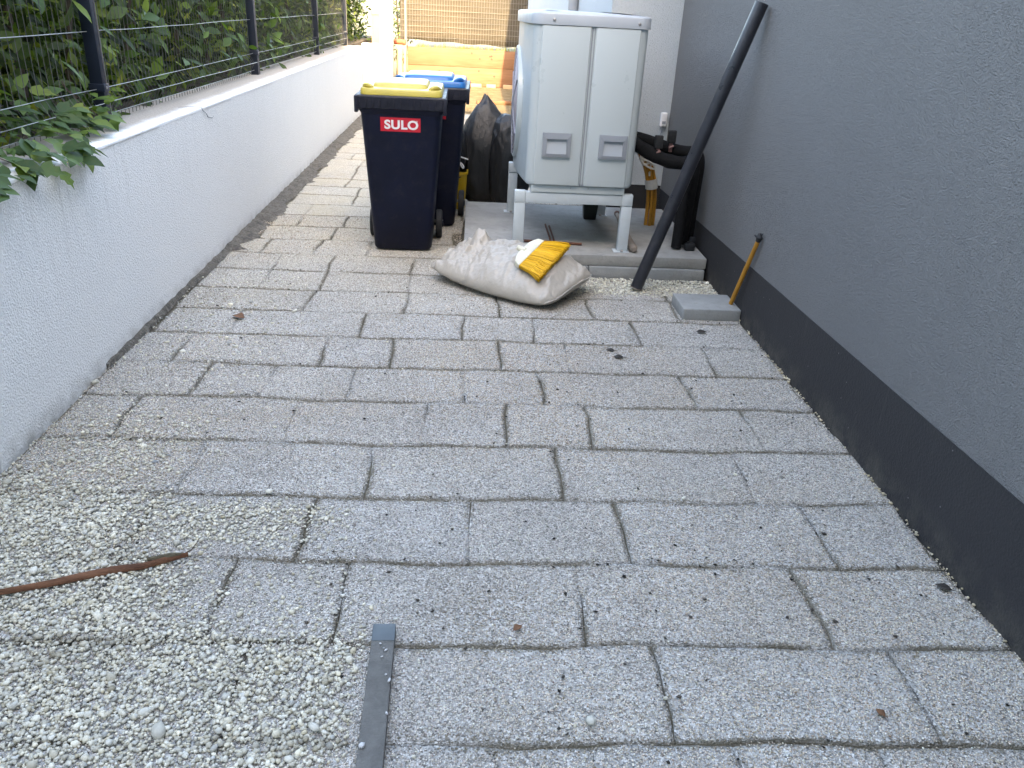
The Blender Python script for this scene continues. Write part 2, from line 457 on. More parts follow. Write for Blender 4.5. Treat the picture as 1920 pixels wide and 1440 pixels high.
for i in range(len(ROWS) - 1):
    y0, y1 = ROWS[i], ROWS[i + 1]
    left = XL + .012 if y0 < 3.7 else XL + (.12 if 5.2 < y0 < 11 else .03)
    if i in JX: js = list(JX[i])
    else:
        js = []; x = left + random.choice([.2, .35, .5])
        while x < XR - .15:
            js.append(x); x += random.choice([.345, .345, .52, .69])
    xs = [left] + js + [XR - .008]
    rowjoint.append(np.array(js))
    for a, b in zip(xs[:-1], xs[1:]):
        # the concrete plinth stands on its own footing
        if y0 > 4.75 and y1 < 6.4 and b > .0:
            if a >= -.05: continue
            b = min(b, -.045)
            if b - a < .1: continue
        nx = max(2, int(round((b - a) / .085))); ny = 4
        gx, gy = .002 + random.random() * .003, .0025 + random.random() * .004
        
        V = []; Fc = []; DT = []
        us = [0, .035 / (b - a) * .6] + [k / nx for k in range(1, nx)] + [1 - .035 / (b - a) * .6, 1]
        ws = [0, .06] + [k / ny for k in range(1, ny)] + [.94, 1]
        NXv = len(us)
        for wv in ws:
            for u in us:
                x = a + (b - a) * u; y = y0 + (y1 - y0) * wv
                ox = open_x(x, y) * (u in (0, 1)); oy = open_y(x, y) * (wv in (0, 1))
                x2, y2 = wob(x, y)
                x2 += (gx * ox + .0004) * ((u == 0) - (u == 1)); y2 += (gy * oy + .0004) * ((wv == 0) - (wv == 1))
                x2 = min(max(x2, left + .002), XR - .003)
                e = (u in (0, 1)) + (wv in (0, 1))
                z = float(relief(x, y)) - .003 * max(ox, oy)
                V.append((x2, y2, z)); DT.append(max(ox, oy) * (.75 + .25 * random.random()))
        for r in range(len(ws) - 1):
            for k in range(NXv - 1):
                q = r * NXv + k
                Fc.append((q, q + 1, q + NXv + 1, q + NXv))
        ring = list(range(NXv)) + [r * NXv + NXv - 1 for r in range(1, len(ws))] + [(len(ws) - 1) * NXv + k for k in range(NXv - 2, -1, -1)] + [r * NXv for r in range(len(ws) - 2, 0, -1)]
        base = len(V); n = len(ring)
        V += [(V[q][0], V[q][1], -.03) for q in ring]
        for k in range(n): Fc.append((ring[k], base + k, base + (k + 1) % n, ring[(k + 1) % n]))
        me = bpy.data.meshes.new('paver'); me.from_pydata(V, [], Fc); me.materials.append(PAVER)
        DT += [DT[q] for q in ring]
        at_ = me.attributes.new('joint_dirt', 'FLOAT', 'POINT'); at_.data.foreach_set('value', DT)
        me.polygons.foreach_set('use_smooth', [True] * len(Fc))
        link('paver', me, pavement)

# ---- soil along the white wall; narrow near end imitates a shadow line
V = []; Fc = []; k = 0
ys = np.arange(3.3, 12.8, .06)
for y in ys:
    w = (.018 if y < 4.4 else .035 if y < 5.2 else .14) * (1 + .35 * math.sin(y * 7.3) * math.sin(y * 2.1 + 1) + .25 * random.uniform(-1, 1))
    if 5.25 < y < 5.45: w *= .55
    hz = .012 + .012 * random.random()
    V += [(XL - .01, y, hz + .012), (XL + w * .5, y, hz), (XL + w, y, -.004)]
for i in range(len(ys) - 1):
    q = i * 3
    Fc += [(q, q + 1, q + 4, q + 3), (q + 1, q + 2, q + 5, q + 4)]
s = MB(); s.add(V, Fc); o = s.build('soil_and_shadow_strip', simple('soil_and_shadow_line', (.135, .118, .095), .95, .45, 22, bump=.03, bsc=60, dirt=((.34, .31, .26), .8)), smooth=True)
tag(o, kind='structure')

# ---- grit and pebbles
def blobs(P, R, tmpl, tris, mat, name, tint, flat=(.55, .9)):
    n = len(P); k = len(tmpl)
    sc = np.stack([R * rng.uniform(.75, 1.3, n), R * rng.uniform(.65, 1.1, n), R * rng.uniform(*flat, n)], 1)
    T = tmpl[None] * (1 + rng.uniform(-.28, .28, (n, k, 1))) * sc[:, None, :]
    a = rng.uniform(0, 2 * np.pi, n); ti = rng.normal(0, .35, n)
    ct, st = np.cos(ti)[:, None], np.sin(ti)[:, None]
    y = T[..., 1] * ct - T[..., 2] * st; z = T[..., 1] * st + T[..., 2] * ct; x = T[..., 0]
    ca, sa = np.cos(a)[:, None], np.sin(a)[:, None]
    V = np.stack([x * ca - y * sa, x * sa + y * ca, z], 2) + P[:, None, :]
    Tr = tris[None] + (np.arange(n) * k)[:, None, None]
    col = np.repeat(tint, k, 0)
    return np_mesh(name, V.reshape(-1, 3), Tr.reshape(-1, 3), mat, col)
OCT = np.array([(1, 0, .1), (0, 1, -.1), (-1, .1, 0), (.1, -1, 0), (.1, 0, 1), (0, 0, -1)], float)
OCT_T = np.array([(0, 1, 4), (1, 2, 4), (2, 3, 4), (3, 0, 4), (1, 0, 5), (2, 1, 5), (3, 2, 5), (0, 3, 5)])
bm = bmesh.new(); bmesh.ops.create_icosphere(bm, subdivisions=1, radius=1)
ICO = np.array([v.co for v in bm.verts]); ICO_T = np.array([[v.index for v in f.verts] for f in bm.faces]); bm.free()

RA = np.array(ROWS)
def joint_dist(x, y):
    i = np.clip(np.searchsorted(RA, y) - 1, 0, len(RA) - 2)
    dyv = np.minimum(np.abs(y - RA[i]), np.abs(RA[np.minimum(i + 1, len(RA) - 1)] - y))
    dxv = np.full(len(x), 9.)
    for r in range(len(RA) - 1):
        m = i == r
        if m.any() and len(rowjoint[r]): dxv[m] = np.abs(x[m][:, None] - rowjoint[r][None]).min(1)
    return dyv, dxv
def pebbly(x, y):
    """how much coarse loose stone lies on the paving here, 0 to 1"""
    a = np.clip((-.20 - x + .03 * nz(x, y, 9)) * 8, 0, 1) * np.clip((1.74 + .07 * nz(x, y, 7) - y) * 8, 0, 1)
    b = np.clip((-.62 - .35 * (y - 1.7) - x + .10 * nz(x, y, 8, 2)) * 3.2, 0, 1) * np.clip((2.45 + .10 * nz(x, y, 6, 1) - y) * 4.5, 0, 1)
    c = np.clip((-.38 - x + .10 * nz(x, y, 9)) * 4, 0, 1) * np.clip((2.31 - y) * 12, 0, 1) * np.clip((y - 1.99) * 12, 0, 1) * .7
    d = np.clip((-.85 - x) * 4, 0, 1) * np.clip((3.2 - y) * 1.6, 0, 1) * (.22 + .25 * np.clip(nz(x, y, 4, 6), 0, 1))
    e = np.clip((y - 4.50 + .03 * nz(x, y, 12)) * 14, 0, 1) * np.clip((4.87 - y) * 30, 0, 1) * np.clip((x - .55) * 6, 0, 1) * .9
    f = np.clip((.018 + .012 * nz(x, y, 11) - (XR - x)) * 60, 0, 1) * .7
    g_ = np.clip((-.75 - .1 * nz(x, y, 3) - x) * 3, 0, 1) * np.clip((5.2 - y) * 1.2, 0, 1) * (.09 + .14 * np.clip(nz(x, y, 5, 1), 0, 1))
    h_ = np.clip((-.05 + .12 * nz(x, y, 4, 1) - x) * 4, 0, 1) * np.clip((1.95 + .12 * nz(x, y, 5) - y) * 4, 0, 1) * .28
    return np.maximum.reduce([a, b, c, d, e, f, g_, h_])

def scatter(N, x0, x1, y0, y1):
    return rng.uniform(x0, x1, N), rng.uniform(y0, y1, N)
# fine grit, near field
x, y = scatter(235000, XL + .01, XR - .006, 1.05, 3.75)
keep = rng.uniform(0, 1, len(x)) < np.clip(1.12 - (y - 1.3) * .20, .4, 1)
x, y = x[keep], y[keep]
x2, y2 = scatter(52000, XL + .05, XR - .006, 3.75, 6.2)
x = np.concatenate([x, x2]); y = np.concatenate([y, y2])
dy, dx = joint_dist(x, y)
filly = fill_y(x, y); fillx = fill_x(x, y)
pbl = pebbly(x, y)
jy = (filly < .62) & (pbl < .5); jx = (fillx < .28) & (pbl < .5)
inj = ((dy < .0075 + .004 * nz(x, y, 23)) & jy) | ((dx < .006 + .0035 * nz(x, y, 25, 2)) & jx)
slab = (x > -.05) & (y > 4.85)
keep = (~inj | (rng.uniform(0, 1, len(x)) < .10)) & ~slab & ((pbl < .75) | (rng.uniform(0, 1, len(x)) < .6))
dye = np.where(jy, dy, 1.)[keep]; dxe = np.where(jx, dx, 1.)[keep]
x, y, dy, dx = x[keep], y[keep], dy[keep], dx[keep]
R = rng.uniform(.0018, .0036, len(x)) * np.clip(.88 + (y - 1.3) * .08, .9, 1.25)
xw, yw = wob(x, y)
v = np.clip(rng.normal(.50, .15, len(x)), .14, .85)
edge = np.exp(-(np.minimum(dye, dxe * 1.25) / (.014 + .006 * nz(x, y, 6, 2) + .004 * nz(x, y, 31, 1) + .030 * np.clip(nz(x, y, 4.4, 3.3) - .35, 0, 1))) ** 1.6) * np.clip(.85 + .3 * nz(x, y, 29, 1), .3, 1) + np.clip(nz(x, y, 3.1, 4) + .4 * nz(x, y, 11, 2) - .45, 0, 1) * .5
v = v * (1.04 + .10 * nz(x, y, 2.3, 5) + .07 * nz(x, y, 5.7, 1) + .05 * nz(x, y, 13, 2))
warm = np.clip(.5 + .7 * nz(x, y, 1.9, 3) + .4 * nz(x, y, 6.1, 1), 0, 1)[:, None] * np.array([.06, .005, -.05]) + rng.normal(0, .012, (len(x), 3))
tint = np.clip(v[:, None] * np.array([1.11, 1.03, .925]) + warm, .05, .85)
brown = np.array([[.20, .172, .122]]) * rng.uniform(.45, 1.7, (len(x), 1))
edge = np.clip(edge + rng.normal(0, .38, len(x)) * np.clip(edge * 4, 0, 1), 0, 1)[:, None]
tint = tint * (1 - edge) + brown * edge
zz = relief(x, y) + R * .35
joinm = np.minimum(dye, dxe) < .006
zz = np.where(joinm, -.006, zz)
me = blobs(np.stack([np.clip(xw, XL + .006, XR - .005), yw, zz], 1), R, OCT, OCT_T, GRAIN, 'fine_grit', tint)
tag(link('fine_grit', me), 'fine pale limestone grit covering the pavers', 'gravel', kind='stuff')
# loose pebbles
x, y = scatter(230000, XL + .01, XR - .004, 1.0, 4.87)
pb = pebbly(x, y)
area_w = np.clip(1.25 - .12 * (y - 1.2), .35, 1)
keep = rng.uniform(0, 1, len(x)) < pb ** 1.3 * .85 * area_w + .0025
x, y, pb = x[keep], y[keep], pb[keep]
ok = ~((x > -.25) & (x < -.12) & (y < 1.68))
x, y, pb = x[ok], y[ok], pb[ok]
R = np.exp(rng.normal(math.log(.0050), .28, len(x))) * np.where(y > 4.3, .95, 1) * np.where(pb < .05, .85, 1)
big = rng.uniform(0, 1, len(x)) < .006; R[big] *= 1.8
v = np.clip(rng.normal(.56, .11, len(x)), .26, .82) * np.where(y > 4.3, 1.12, 1)
hue = rng.normal(0, 1, len(x))[:, None] * np.array([.012, 0, -.02])
tint = np.clip(v[:, None] * np.array([1.02, .965, .80]) + hue, .06, .85)
dyp, dxp = joint_dist(x, y)
soil_ = .6 * np.clip(1.1 - np.abs(dyp) / .024, 0, 1) * np.clip(nz(x, y, 5, 7) + .25, 0, 1) * (y < 3) + np.clip(nz(x, y, 6.3, 2) + .5 * nz(x, y, 17) - .75, 0, 1) * (y < 3)
soil_ = np.clip(soil_ + rng.normal(0, .2, len(x)) * (soil_ > .05), 0, .9)[:, None]
tint = tint * (1 - soil_) + np.array([[.15, .125, .085]]) * soil_
tint[(x > 1.3) & (y < 4)] *= np.array([.9, .82, .7])
P = np.stack([x, y, relief(x, y) + rng.uniform(0, 1, len(x)) * .007 * np.clip(pb * 1.4, 0, 1) + R * .3], 1)
P[:, 0] = np.minimum(P[:, 0], XR - .006)
XS = np.array([[.322, 1.363], [.78, 2.329], [.947, 2.40], [-1.108, 1.966], [-.87, 2.03], [-1.23, 1.89], [-.33, 1.34], [-.66, 2.32]])
P = np.concatenate([P, np.column_stack([XS, np.full(len(XS), .012)])]); R = np.concatenate([R, [.015, .009, .010, .018, .014, .016, .013, .014]])
tint = np.concatenate([tint, np.array([[.62, .60, .52]] * len(XS)) * rng.uniform(.8, 1.2, (len(XS), 1))])
me = blobs(P, R, ICO, ICO_T, PEB, 'loose_pebbles', tint, (.5, .85))
tag(link('loose_pebbles', me), 'loose beige limestone pebbles heaped over the near left paving', 'pebbles', kind='stuff')
# dark crumbs of humus and leaf
x, y = scatter(1300, XL + .02, XR - .02, 1.2, 5.0)
dy, dx = joint_dist(x, y)
keep = (rng.uniform(0, 1, len(x)) < np.where(y < 2.3, .42, .16)) | ((np.minimum(dy, dx) < .02) & (rng.uniform(0, 1, len(x)) < .5))
x, y = x[keep], y[keep]
me = blobs(np.stack([*wob(x, y), np.full(len(x), .006)], 1), rng.uniform(.0028, .0078, len(x)), OCT, OCT_T, m_grain('humus'), 'dark_crumbs', np.clip(rng.normal(.045, .02, (len(x), 1)), .01, .1) * np.array([[1, .85, .7]]), (.3, .6))
tag(link('dark_crumbs', me), 'dark crumbs of dry leaf scattered on the pavers', 'debris', kind='stuff')

# ================================================================== BUILDINGS AND WALLS
# grey house on the right
g = thing('grey_house', 'tall grey rendered house wall with dark plinth on the right', 'house', (XR, 0, 0))
b = MB(); b.box(0, 8, -4, 6.48, -.04, 3.0); b.build('wall', GREYWALL, g)
pl = MB()
y0, y1 = -4, 6.477
zt = lambda yy: .425 - .0252 * yy
pl.add([(-.003, y0, -.035), (-.003, y1, -.035), (-.003, y1, zt(y1)), (-.003, y0, zt(y0)), (.05, y0, -.035), (.05, y1, -.035), (.05, y1, zt(y1)), (.05, y0, zt(y0))],
       [(0, 3, 2, 1), (4, 5, 6, 7), (0, 1, 5, 4), (3, 7, 6, 2), (0, 4, 7, 3), (1, 2, 6, 5)])
pl.build('plinth', PLINTH, g)
MB().box(-.10, 8.2, -4.1, 6.47, 3.0, 3.2).build('roof', PLINTH, g)
# white house behind it
w = thing('white_house', 'pale rendered house wall standing behind the heat pump', 'house', (1.009, 6.482, 0))
MB().box(0, 8, 0, 10.5, -.04, 3.6).build('wall', WHITEBLD, w)
MB().add([(-.004, -.004, -.03), (.533, -.004, -.03), (.533, -.004, .285), (-.004, -.004, .285), (-.004, 10.4, -.03), (-.004, 10.4, .285)],
         [(0, 1, 2, 3), (0, 3, 5, 4)]).build('plinth', PLINTH, w)
MB().box(-.1, 8.2, -.1, 10.6, 3.6, 3.8).build('roof', PLINTH, w)
MB().tube([(-.05, 2.15, .02), (-.05, 2.15, 3.55)], .05, 12).build('downpipe', HPG, w, smooth=True)
# unseen house, added behind the camera to shade the passage
h = thing('added_shade_house', 'unseen tall flat roofed house added to shade the passage', 'house', (0, -5, 0))
H_R = 11.0
MB().box(-14, 10, -8, 0, -.04, H_R).build('wall', WHITEBLD, h)
MB().box(-14.3, 10.3, -8.3, .3, H_R, H_R + .3).build('roof', PLINTH, h)
for zz_ in (1.2, 4.4, 7.6):
    for xx_ in (-11, -7, -3, 1, 5):
        wdw = MB().box(xx_, xx_ + 1.2, -.02, .04, zz_, zz_ + 1.4).build('window', GLASS, h)
        MB().box(xx_ - .08, xx_ + 1.28, -.02, .10, zz_ - .1, zz_ - .01).build('sill', WHT, wdw)

# low white wall on the left
lw = thing('low_wall', 'low white rendered garden wall on the left carrying a mesh fence', 'wall', (XL, 0, 0))
WT = .918
LEN0, LEN1 = -3.0, 12.45
m = MB(); m.box(-.34, 0, LEN0, LEN1, -.04, WT - .012); m.build('rendered_face', WHITEWALL, lw)
V = []; Fc = []
yy = np.arange(LEN0, LEN1 + .01, .1)
for q in yy:
    e = .002 * math.sin(q * 5.1) + .0025 * random.uniform(-1, 1)
    V += [(.003 + e, q, WT - .016 + e), (.001 + e, q, WT - .006), (-.012 + e, q, WT + e * .6), (-.17, q, WT + .001), (-.342, q, WT - .002), (-.342, q, WT - .02)]
for i in range(len(yy) - 1):
    for j in range(5):
        a = i * 6 + j; Fc.append((a, a + 1, a + 7, a + 6))
Fc += [tuple(range(6)), tuple(range(len(V) - 6, len(V)))[::-1]]
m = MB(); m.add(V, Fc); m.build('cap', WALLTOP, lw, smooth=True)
# hairline crack below the cap
m = MB()
ck = [(.0035, 5.0, .915), (.0035, 5.02, .895), (.0035, 5.08, .872), (.0035, 5.10, .85), (.0035, 5.17, .835), (.0035, 5.22, .84)]
m.tube(ck, [.0012, .0018, .0014, .0018, .0012, .0006], 4)
m.build('crack', DARK, lw)
MB().tube([(.002, 5.0, .917), (-.05, 4.99, .9185), (-.11, 4.94, .9185)], .0012, 4).build('crack', DARK, lw)

# ---- mesh fence on the wall
XF = -1.828
fence = thing('mesh_fence', 'anthracite post and wire mesh fence standing on the low white wall', 'fence', (XF, 0, WT))
POSTS = [1.25, 4.21, 7.22, 10.07, 12.29]
for q in POSTS:
    p = MB().box(-.03, .03, q - .02, q + .02, 0, 1.15).build('post', ANTH, fence, .003)
    MB().box(-.03, .034, q + .0205, q + .0245, .002, 1.15).build('cover_strip', ANTHL, p)
    for z in (.17, .80):
        M4 = Matrix.Translation((.03, q, z)) @ Matrix.Rotation(math.pi / 2, 4, 'Y')
        MB().lathe([(.011, 0), (.011, .004), (.006, .010), (.001, .011)], 10, M4).build('bolt', GALV, p, smooth=True)
    MB().box(-.036, .0385, q - .03, q + .03, .152, .188).build('clamp', ANTH, p, .002)
HZ = [(.037, 0), (.100, .035), (.165, 0), (.42, 0), (.62, 0), (.685, .035), (.75, 0), (1.0, 0)]
for a, b_ in zip(POSTS[:-1], POSTS[1:]):
    for z, off in HZ:
        pts = [(off * .9 + random.uniform(-.002, .002), a + .03 + (b_ - a - .06) * t / 6, z + random.uniform(-.003, .003)) for t in range(7)]
        MB().tube(pts, .0021, 5).build('horizontal_wire', WIRE, fence, smooth=True)
    mm = MB()
    n = int((b_ - a - .06) / .05)
    for i in range(1, n):
        q = a + .03 + i * .05
        jt = random.uniform(-.003, .003)
        mm.tube([(-.004, q + jt, .01), (-.004, q, .037), (.03, q, .100), (-.004, q, .165), (-.004, q + jt, .42), (-.004, q, .62), (.03, q, .685), (-.004, q, .75), (-.004, q, 1.1)], .0016, 4, False)
    tag(mm.build('wire_mesh', WIRED, fence, smooth=True), kind='stuff')

# ---- hedge behind the fence
LT = np.array([(0, 0, 0), (.16, .30, .03), (.21, .55, .035), (.10, .82, .01), (0, 1, -.05), (-.10, .82, .01), (-.21, .55, .035), (-.16, .30, .03), (0, .30, -.01), (0, .55, 0), (0, .82, -.02)], float)
LF = np.array([(0, 1, 8), (1, 2, 9), (1, 9, 8), (2, 3, 10), (2, 10, 9), (3, 4, 10), (4, 5, 10), (5, 6, 9), (5, 9, 10), (6, 7, 8), (6, 8, 9), (7, 0, 8)])
def leaf_frames(n, out=(1, 0, 0), droop=.5):
    d = rng.normal(0, 1, (n, 3)); d[:, 2] -= droop; d[:, 0] += out[0] * .35; d /= np.linalg.norm(d, axis=1)[:, None]
    nn = np.tile(np.array([out[0], out[1], .75]), (n, 1)) + rng.normal(0, .45, (n, 3))
    nn -= (nn * d).sum(1)[:, None] * d; nn /= np.linalg.norm(nn, axis=1)[:, None]
    return np.stack([np.cross(d, nn), d, nn], 2)
def foliage(P, L, name, mat, **kw):
    n = len(P); Rm = leaf_frames(n, **kw)
    T = LT[None] * L[:, None, None]
    T[..., 2] *= rng.uniform(.3, 2.0, (n, 1))
    V = np.einsum('nij,nkj->nki', Rm, T) + P[:, None, :]
    tri = LF[None] + (np.arange(n) * len(LT))[:, None, None]
    col = np.repeat(np.stack([rng.uniform(0, 1, n)] * 3, 1), len(LT), 0)
    return np_mesh(name, V.reshape(-1, 3), tri.reshape(-1, 3), mat, col)
hedge = thing('hedge', 'dense dark green leafy hedge growing behind the wire mesh fence', 'hedge', (-2.3, 0, .85))
n = 42000
py_ = rng.uniform(1.2, 17.0, n); dep = rng.beta(1.2, 1.6, n)
bulge = .10 * nz(py_, py_ * 0, 3.3) + .06 * nz(py_, py_, 9)
pz_ = rng.uniform(-.02, 1.75, n)
px_ = .40 + bulge + .05 * nz(py_, pz_, 7, 2) - dep * 1.25
px_[py_ > 12.5] -= .12
P = np.stack([px_, py_, pz_], 1)
gap = nz(py_, pz_, 8.5, 1.2) + .6 * nz(py_, pz_, 19, .2)
keep = (gap > -.30) | (dep > .6)
P = P[keep]
tag(link('foliage', foliage(P, rng.uniform(.06, .125, len(P)) * (1 + .6 * (P[:, 0] < -.1)), 'foliage', LEAF), hedge), kind='stuff')
n = 3500
P = np.stack([rng.uniform(-1.25, -.8, n), rng.uniform(1.0, 13.5, n), rng.uniform(-.05, 1.8, n)], 1)
tag(link('foliage', foliage(P, rng.uniform(.16, .28, n), 'foliage', LEAF), hedge), kind='stuff')
# stems inside
for i in range(26):
    q = 1.3 + i * .6 + random.uniform(-.15, .15)
    x = random.uniform(-.35, .1)
    pts = [(x, q, -.12)]
    for k in range(5): pts.append((pts[-1][0] + random.uniform(-.06, .09), pts[-1][1] + random.uniform(-.1, .1), pts[-1][2] + .36))
    MB().tube(pts, [.022, .02, .016, .013, .01, .006], 7).build('stem', STEM, hedge, smooth=True)
# the nearest leaves singly
lm = []
for k in range(5):
    T = LT.copy(); T[:, 2] += -.12 * T[:, 1] ** 2 * (.2 + k * .35); T[:, 0] *= .85 + .12 * k
    me = np_mesh('leaf', T, LF, LEAFO, smooth=True); lm.append(me)
for i in range(270):
    q = random.uniform(2.6, 8.5) if i < 215 else random.uniform(8.5, 12.3)
    z = random.uniform(.0, .78)
    o = link('leaf', lm[i % 5], hedge)
    d = Vector((random.gauss(.35, .5), random.gauss(0, .7), random.gauss(-.45, .6))).normalized()
    nn = Vector((.9, random.gauss(-.3, .4), random.gauss(.7, .35))); nn = (nn - d * nn.dot(d)).normalized()
    s_ = random.uniform(.075, .135)
    Mx = Matrix([list(d.cross(nn)), list(d), list(nn)]).transposed().to_4x4()
    o.matrix_local = Matrix.Translation((.40 + .10 * float(nz(q, 0, 3.3)) + random.uniform(-.06, .07), q, z)) @ Mx @ Matrix.Scale(s_, 4)
# hedge earth behind the wall
tag(MB().box(-3.6, XL - .345, 1.0, 17.5, -.04, .86).build('hedge_bed', simple('hedge_bed_earth', (.07, .055, .04), .95, .3, 9, bump=.02, bsc=40)), kind='structure')

# ---- trailing vine spilling over the wall
vine = thing('trailing_vine', 'green vine leaves spilling over the near end of the white wall', 'vine', (-1.75, 3.2, WT))
IV = np.array([(0, 0, 0), (.24, .08, .02), (.42, .34, .03), (.22, .44, .0), (.26, .66, .02), (.08, .74, 0), (0, 1, -.05), (-.08, .74, 0), (-.26, .66, .02), (-.22, .44, 0), (-.42, .34, .03), (-.24, .08, .02), (0, .4, -.03)], float)
IVF = np.array([(12, k, (k + 1) % 12) for k in range(12)])
vm = []
for k in range(4):
    T = (IV if k < 1 else None)
    if T is None: T = LT.copy() * np.array([1.35 - .1 * k, 1, 1]); Fi = LF
    else: Fi = IVF
    T = T.copy(); T[:, 2] += -.10 * (1 + k * .5) * T[:, 1] ** 2
    vm.append(np_mesh('leaf', T, Fi, VINE, smooth=True))
for k in range(9):
    q = random.uniform(-.75, .85); pts = []
    x = -.12; z = random.uniform(.03, .2)
    xe = (.10 if q < .2 else .02) + random.uniform(-.03, .06)
    for t in range(6):
        f = t / 5; xx = -.14 + (xe + .14) * f
        pts.append((xx, q + .12 * f * random.uniform(-1, 1) - .06 * f, max(.012, z * (1 - f) + .02) - (max(0, xx - .15) * .9)))
    MB().tube(pts, [.003, .003, .0026, .0022, .0018, .001], 5).build('stem', STEM, vine, smooth=True)
for i in range(290):
    q = random.uniform(-1.1, .92)
    lim = .155 if q < .15 else .16 - (q - .15) * .13
    x = random.uniform(-.16, lim + (.03 if q < .35 else 0))
    z = (.16 - x) * random.uniform(.05, .62) + .018 if x < .13 else random.uniform(-.01, .03)
    z = max(z, .012)
    if q < .25 and i % 3 == 0:
        x = random.uniform(.12, .235); z = .03 - max(0, x - .16) * random.uniform(.3, 1.3)
    d = Vector((random.gauss(.75, .4), random.gauss(-.1, .6), random.gauss(-.22 if x > .08 else -.1, .25))).normalized()
    if x < .1 and z < .04: d.z = max(d.z, -.15); d.normalize()
    nn = Vector((random.gauss(.35, .3), random.gauss(-.25, .3), 1.0)); nn = (nn - d * nn.dot(d)).normalized()
    o = link('leaf', vm[i % 4], vine)
    s_ = random.uniform(.06, .125)
    Mx = Matrix([list(d.cross(nn)), list(d), list(nn)]).transposed().to_4x4()
    o.matrix_local = Matrix.Translation((x - .03, q, z + .015)) @ Mx @ Matrix.Scale(s_, 4)

# ---- far end of the yard
ew = thing('end_wall', 'sunlit white wall with a tall square pillar at the far end of the passage', 'wall', (-1.43, 15.0, 0))
MB().box(-2.2, -.202, 0, .25, -.04, .83).build('wall', WHITEWALL, ew, .004)
MB().box(-.20, 0, -.02, .30, -.04, 2.4).build('pillar', WHITEWALL, ew, .004)
pier = thing('shade_tan_pier', 'pier behind the low end wall, its shade put into a tan colour', 'pier', (-1.78, 15.6, 0))  # tan colour includes the shade on this upright
MB().box(-.06, .16, 0, .2, -.04, 2.4).build('shaft', simple('shade_tan_render', (.36, .28, .18), .9, .08, 3, bump=.004), pier, .004)
MB().box(-.075, .175, -.015, .215, 1.28, 1.30).build('band', POSTW, pier)

YP = 17.5
pf = thing('plank_barrier', 'two sunlit horizontal boards on edge across the far end of the yard', 'barrier', (-1.35, YP, 0))
for j, (z0, z1) in enumerate([(.0, .358), (.362, .70)]):
    V = []; 
    o = MB().box(.0, 2.36, -.02 - .008 * j, .02, z0, z1).build('plank', PLANK, pf, .004)
    for k in range(5):
        kx, kz = random.uniform(.3, 2.2), random.uniform(z0 + .06, z1 - .06)
        M4 = Matrix.Translation((kx, -.0215 - .008 * j, kz)) @ Matrix.Rotation(math.pi / 2, 4, 'X')
        MB().lathe([(.018, -.001), (.014, .003), (.001, .004)], 9, M4).build('knot', RUST, o)
for x in (-.20, -.07):
    MB().box(x, x + (.09 if x < -.1 else .045), -.06, .02, -.03, .72).build('post', POSTW, pf, .004)
sf = thing('shade_net_fence', 'brown shade net behind wire mesh above the boards', 'fence', (-1.35, YP + .12, 0))
V = []; Fc = []
for i in range(41):
    xx = -.16 + i * .07
    for j in range(9):
        zz_ = .82 + j * .155
        V.append((xx, .05 + .018 * math.sin(xx * 5 + j) + .012 * math.sin(j * 2.1 + xx * 11), zz_ - (.06 * xx / 2.4 if j == 0 else 0) + (.012 * math.sin(xx * 9) if j == 0 else 0)))
for i in range(40):
    for j in range(8): a = i * 9 + j; Fc.append((a, a + 9, a + 10, a + 1))
m = MB(); m.add(V, Fc); nt = m.build('net', NET, sf, smooth=True)
md = nt.modifiers.new('thick', 'SOLIDIFY'); md.thickness = .006
m = MB()
for i in range(48): m.tube([(-.12 + i * .053, 0, .74), (-.12 + i * .053, 0, 2.1)], .0028, 4, False)
for j in range(13): m.tube([(-.14, .003, .78 + j * .1), (2.42, .003, .78 + j * .1)], .0028, 4, False)
tag(m.build('wire_mesh', WIRE, sf), kind='stuff')
for x in (-.045, 2.42):
    t_ = MB().tube([(x, -.03, -.02), (x, -.03, 2.2)], .022, 10).build('tube_post', GALV, sf, smooth=True)
    MB().tube([(x, -.03, .70), (x, -.03, .78)], .03, 10).build('collar', GALV, t_, smooth=True)
# grass along the boards
m = MB(); 
n = 700
gx = rng.uniform(-1.2, 1.0, n); gy = rng.uniform(YP + .03, YP + .16, n); hgt = rng.uniform(.05, .17, n) * (.7 + .5 * np.abs(nz(gx, gx, 8)))
V = []; T = []; C = []
for i in range(n):
    a = random.uniform(0, 6.28); w_ = .006; l = random.uniform(.01, .05)
    x, y, z = gx[i], gy[i], .655
    V += [(x - w_ * math.cos(a), y - w_ * math.sin(a), z), (x + w_ * math.cos(a), y + w_ * math.sin(a), z), (x + l * math.sin(a), y + l * math.cos(a), z + hgt[i])]
    T.append((3 * i, 3 * i + 1, 3 * i + 2)); C += [[random.random()] * 3] * 3
me = np_mesh('dry_grass', np.array(V), np.array(T), m_leaf('grass_blade', [(0, (.13, .14, .03)), (.6, (.22, .22, .05)), (1, (.30, .25, .09))], .3), np.array(C))
tag(link('dry_grass', me), 'yellow green grass tufts along the top of the boards', 'grass', kind='stuff')
tag(MB().box(-1.3, 1.2, YP + .025, YP + 3, -.03, .63).build('raised_bed', GROUND), kind='structure')
# shrub strip behind the net, left of the post
sh = thing('sunlit_shrub', 'bright yellow green shrub between the white pillar and the net', 'shrub', (-1.62, 18.2, 0))
n = 500; P = np.stack([rng.normal(0, .14, n), rng.normal(0, .15, n), rng.uniform(.3, 2.0, n)], 1)
tag(link('foliage', foliage(P, rng.uniform(.06, .11, n), 'foliage', LEAF), sh), kind='stuff')
MB().tube([(0, 0, -.03), (.03, .02, .8), (-.02, 0, 1.8)], [.03, .02, .008], 7).build('stem', STEM, sh, smooth=True)
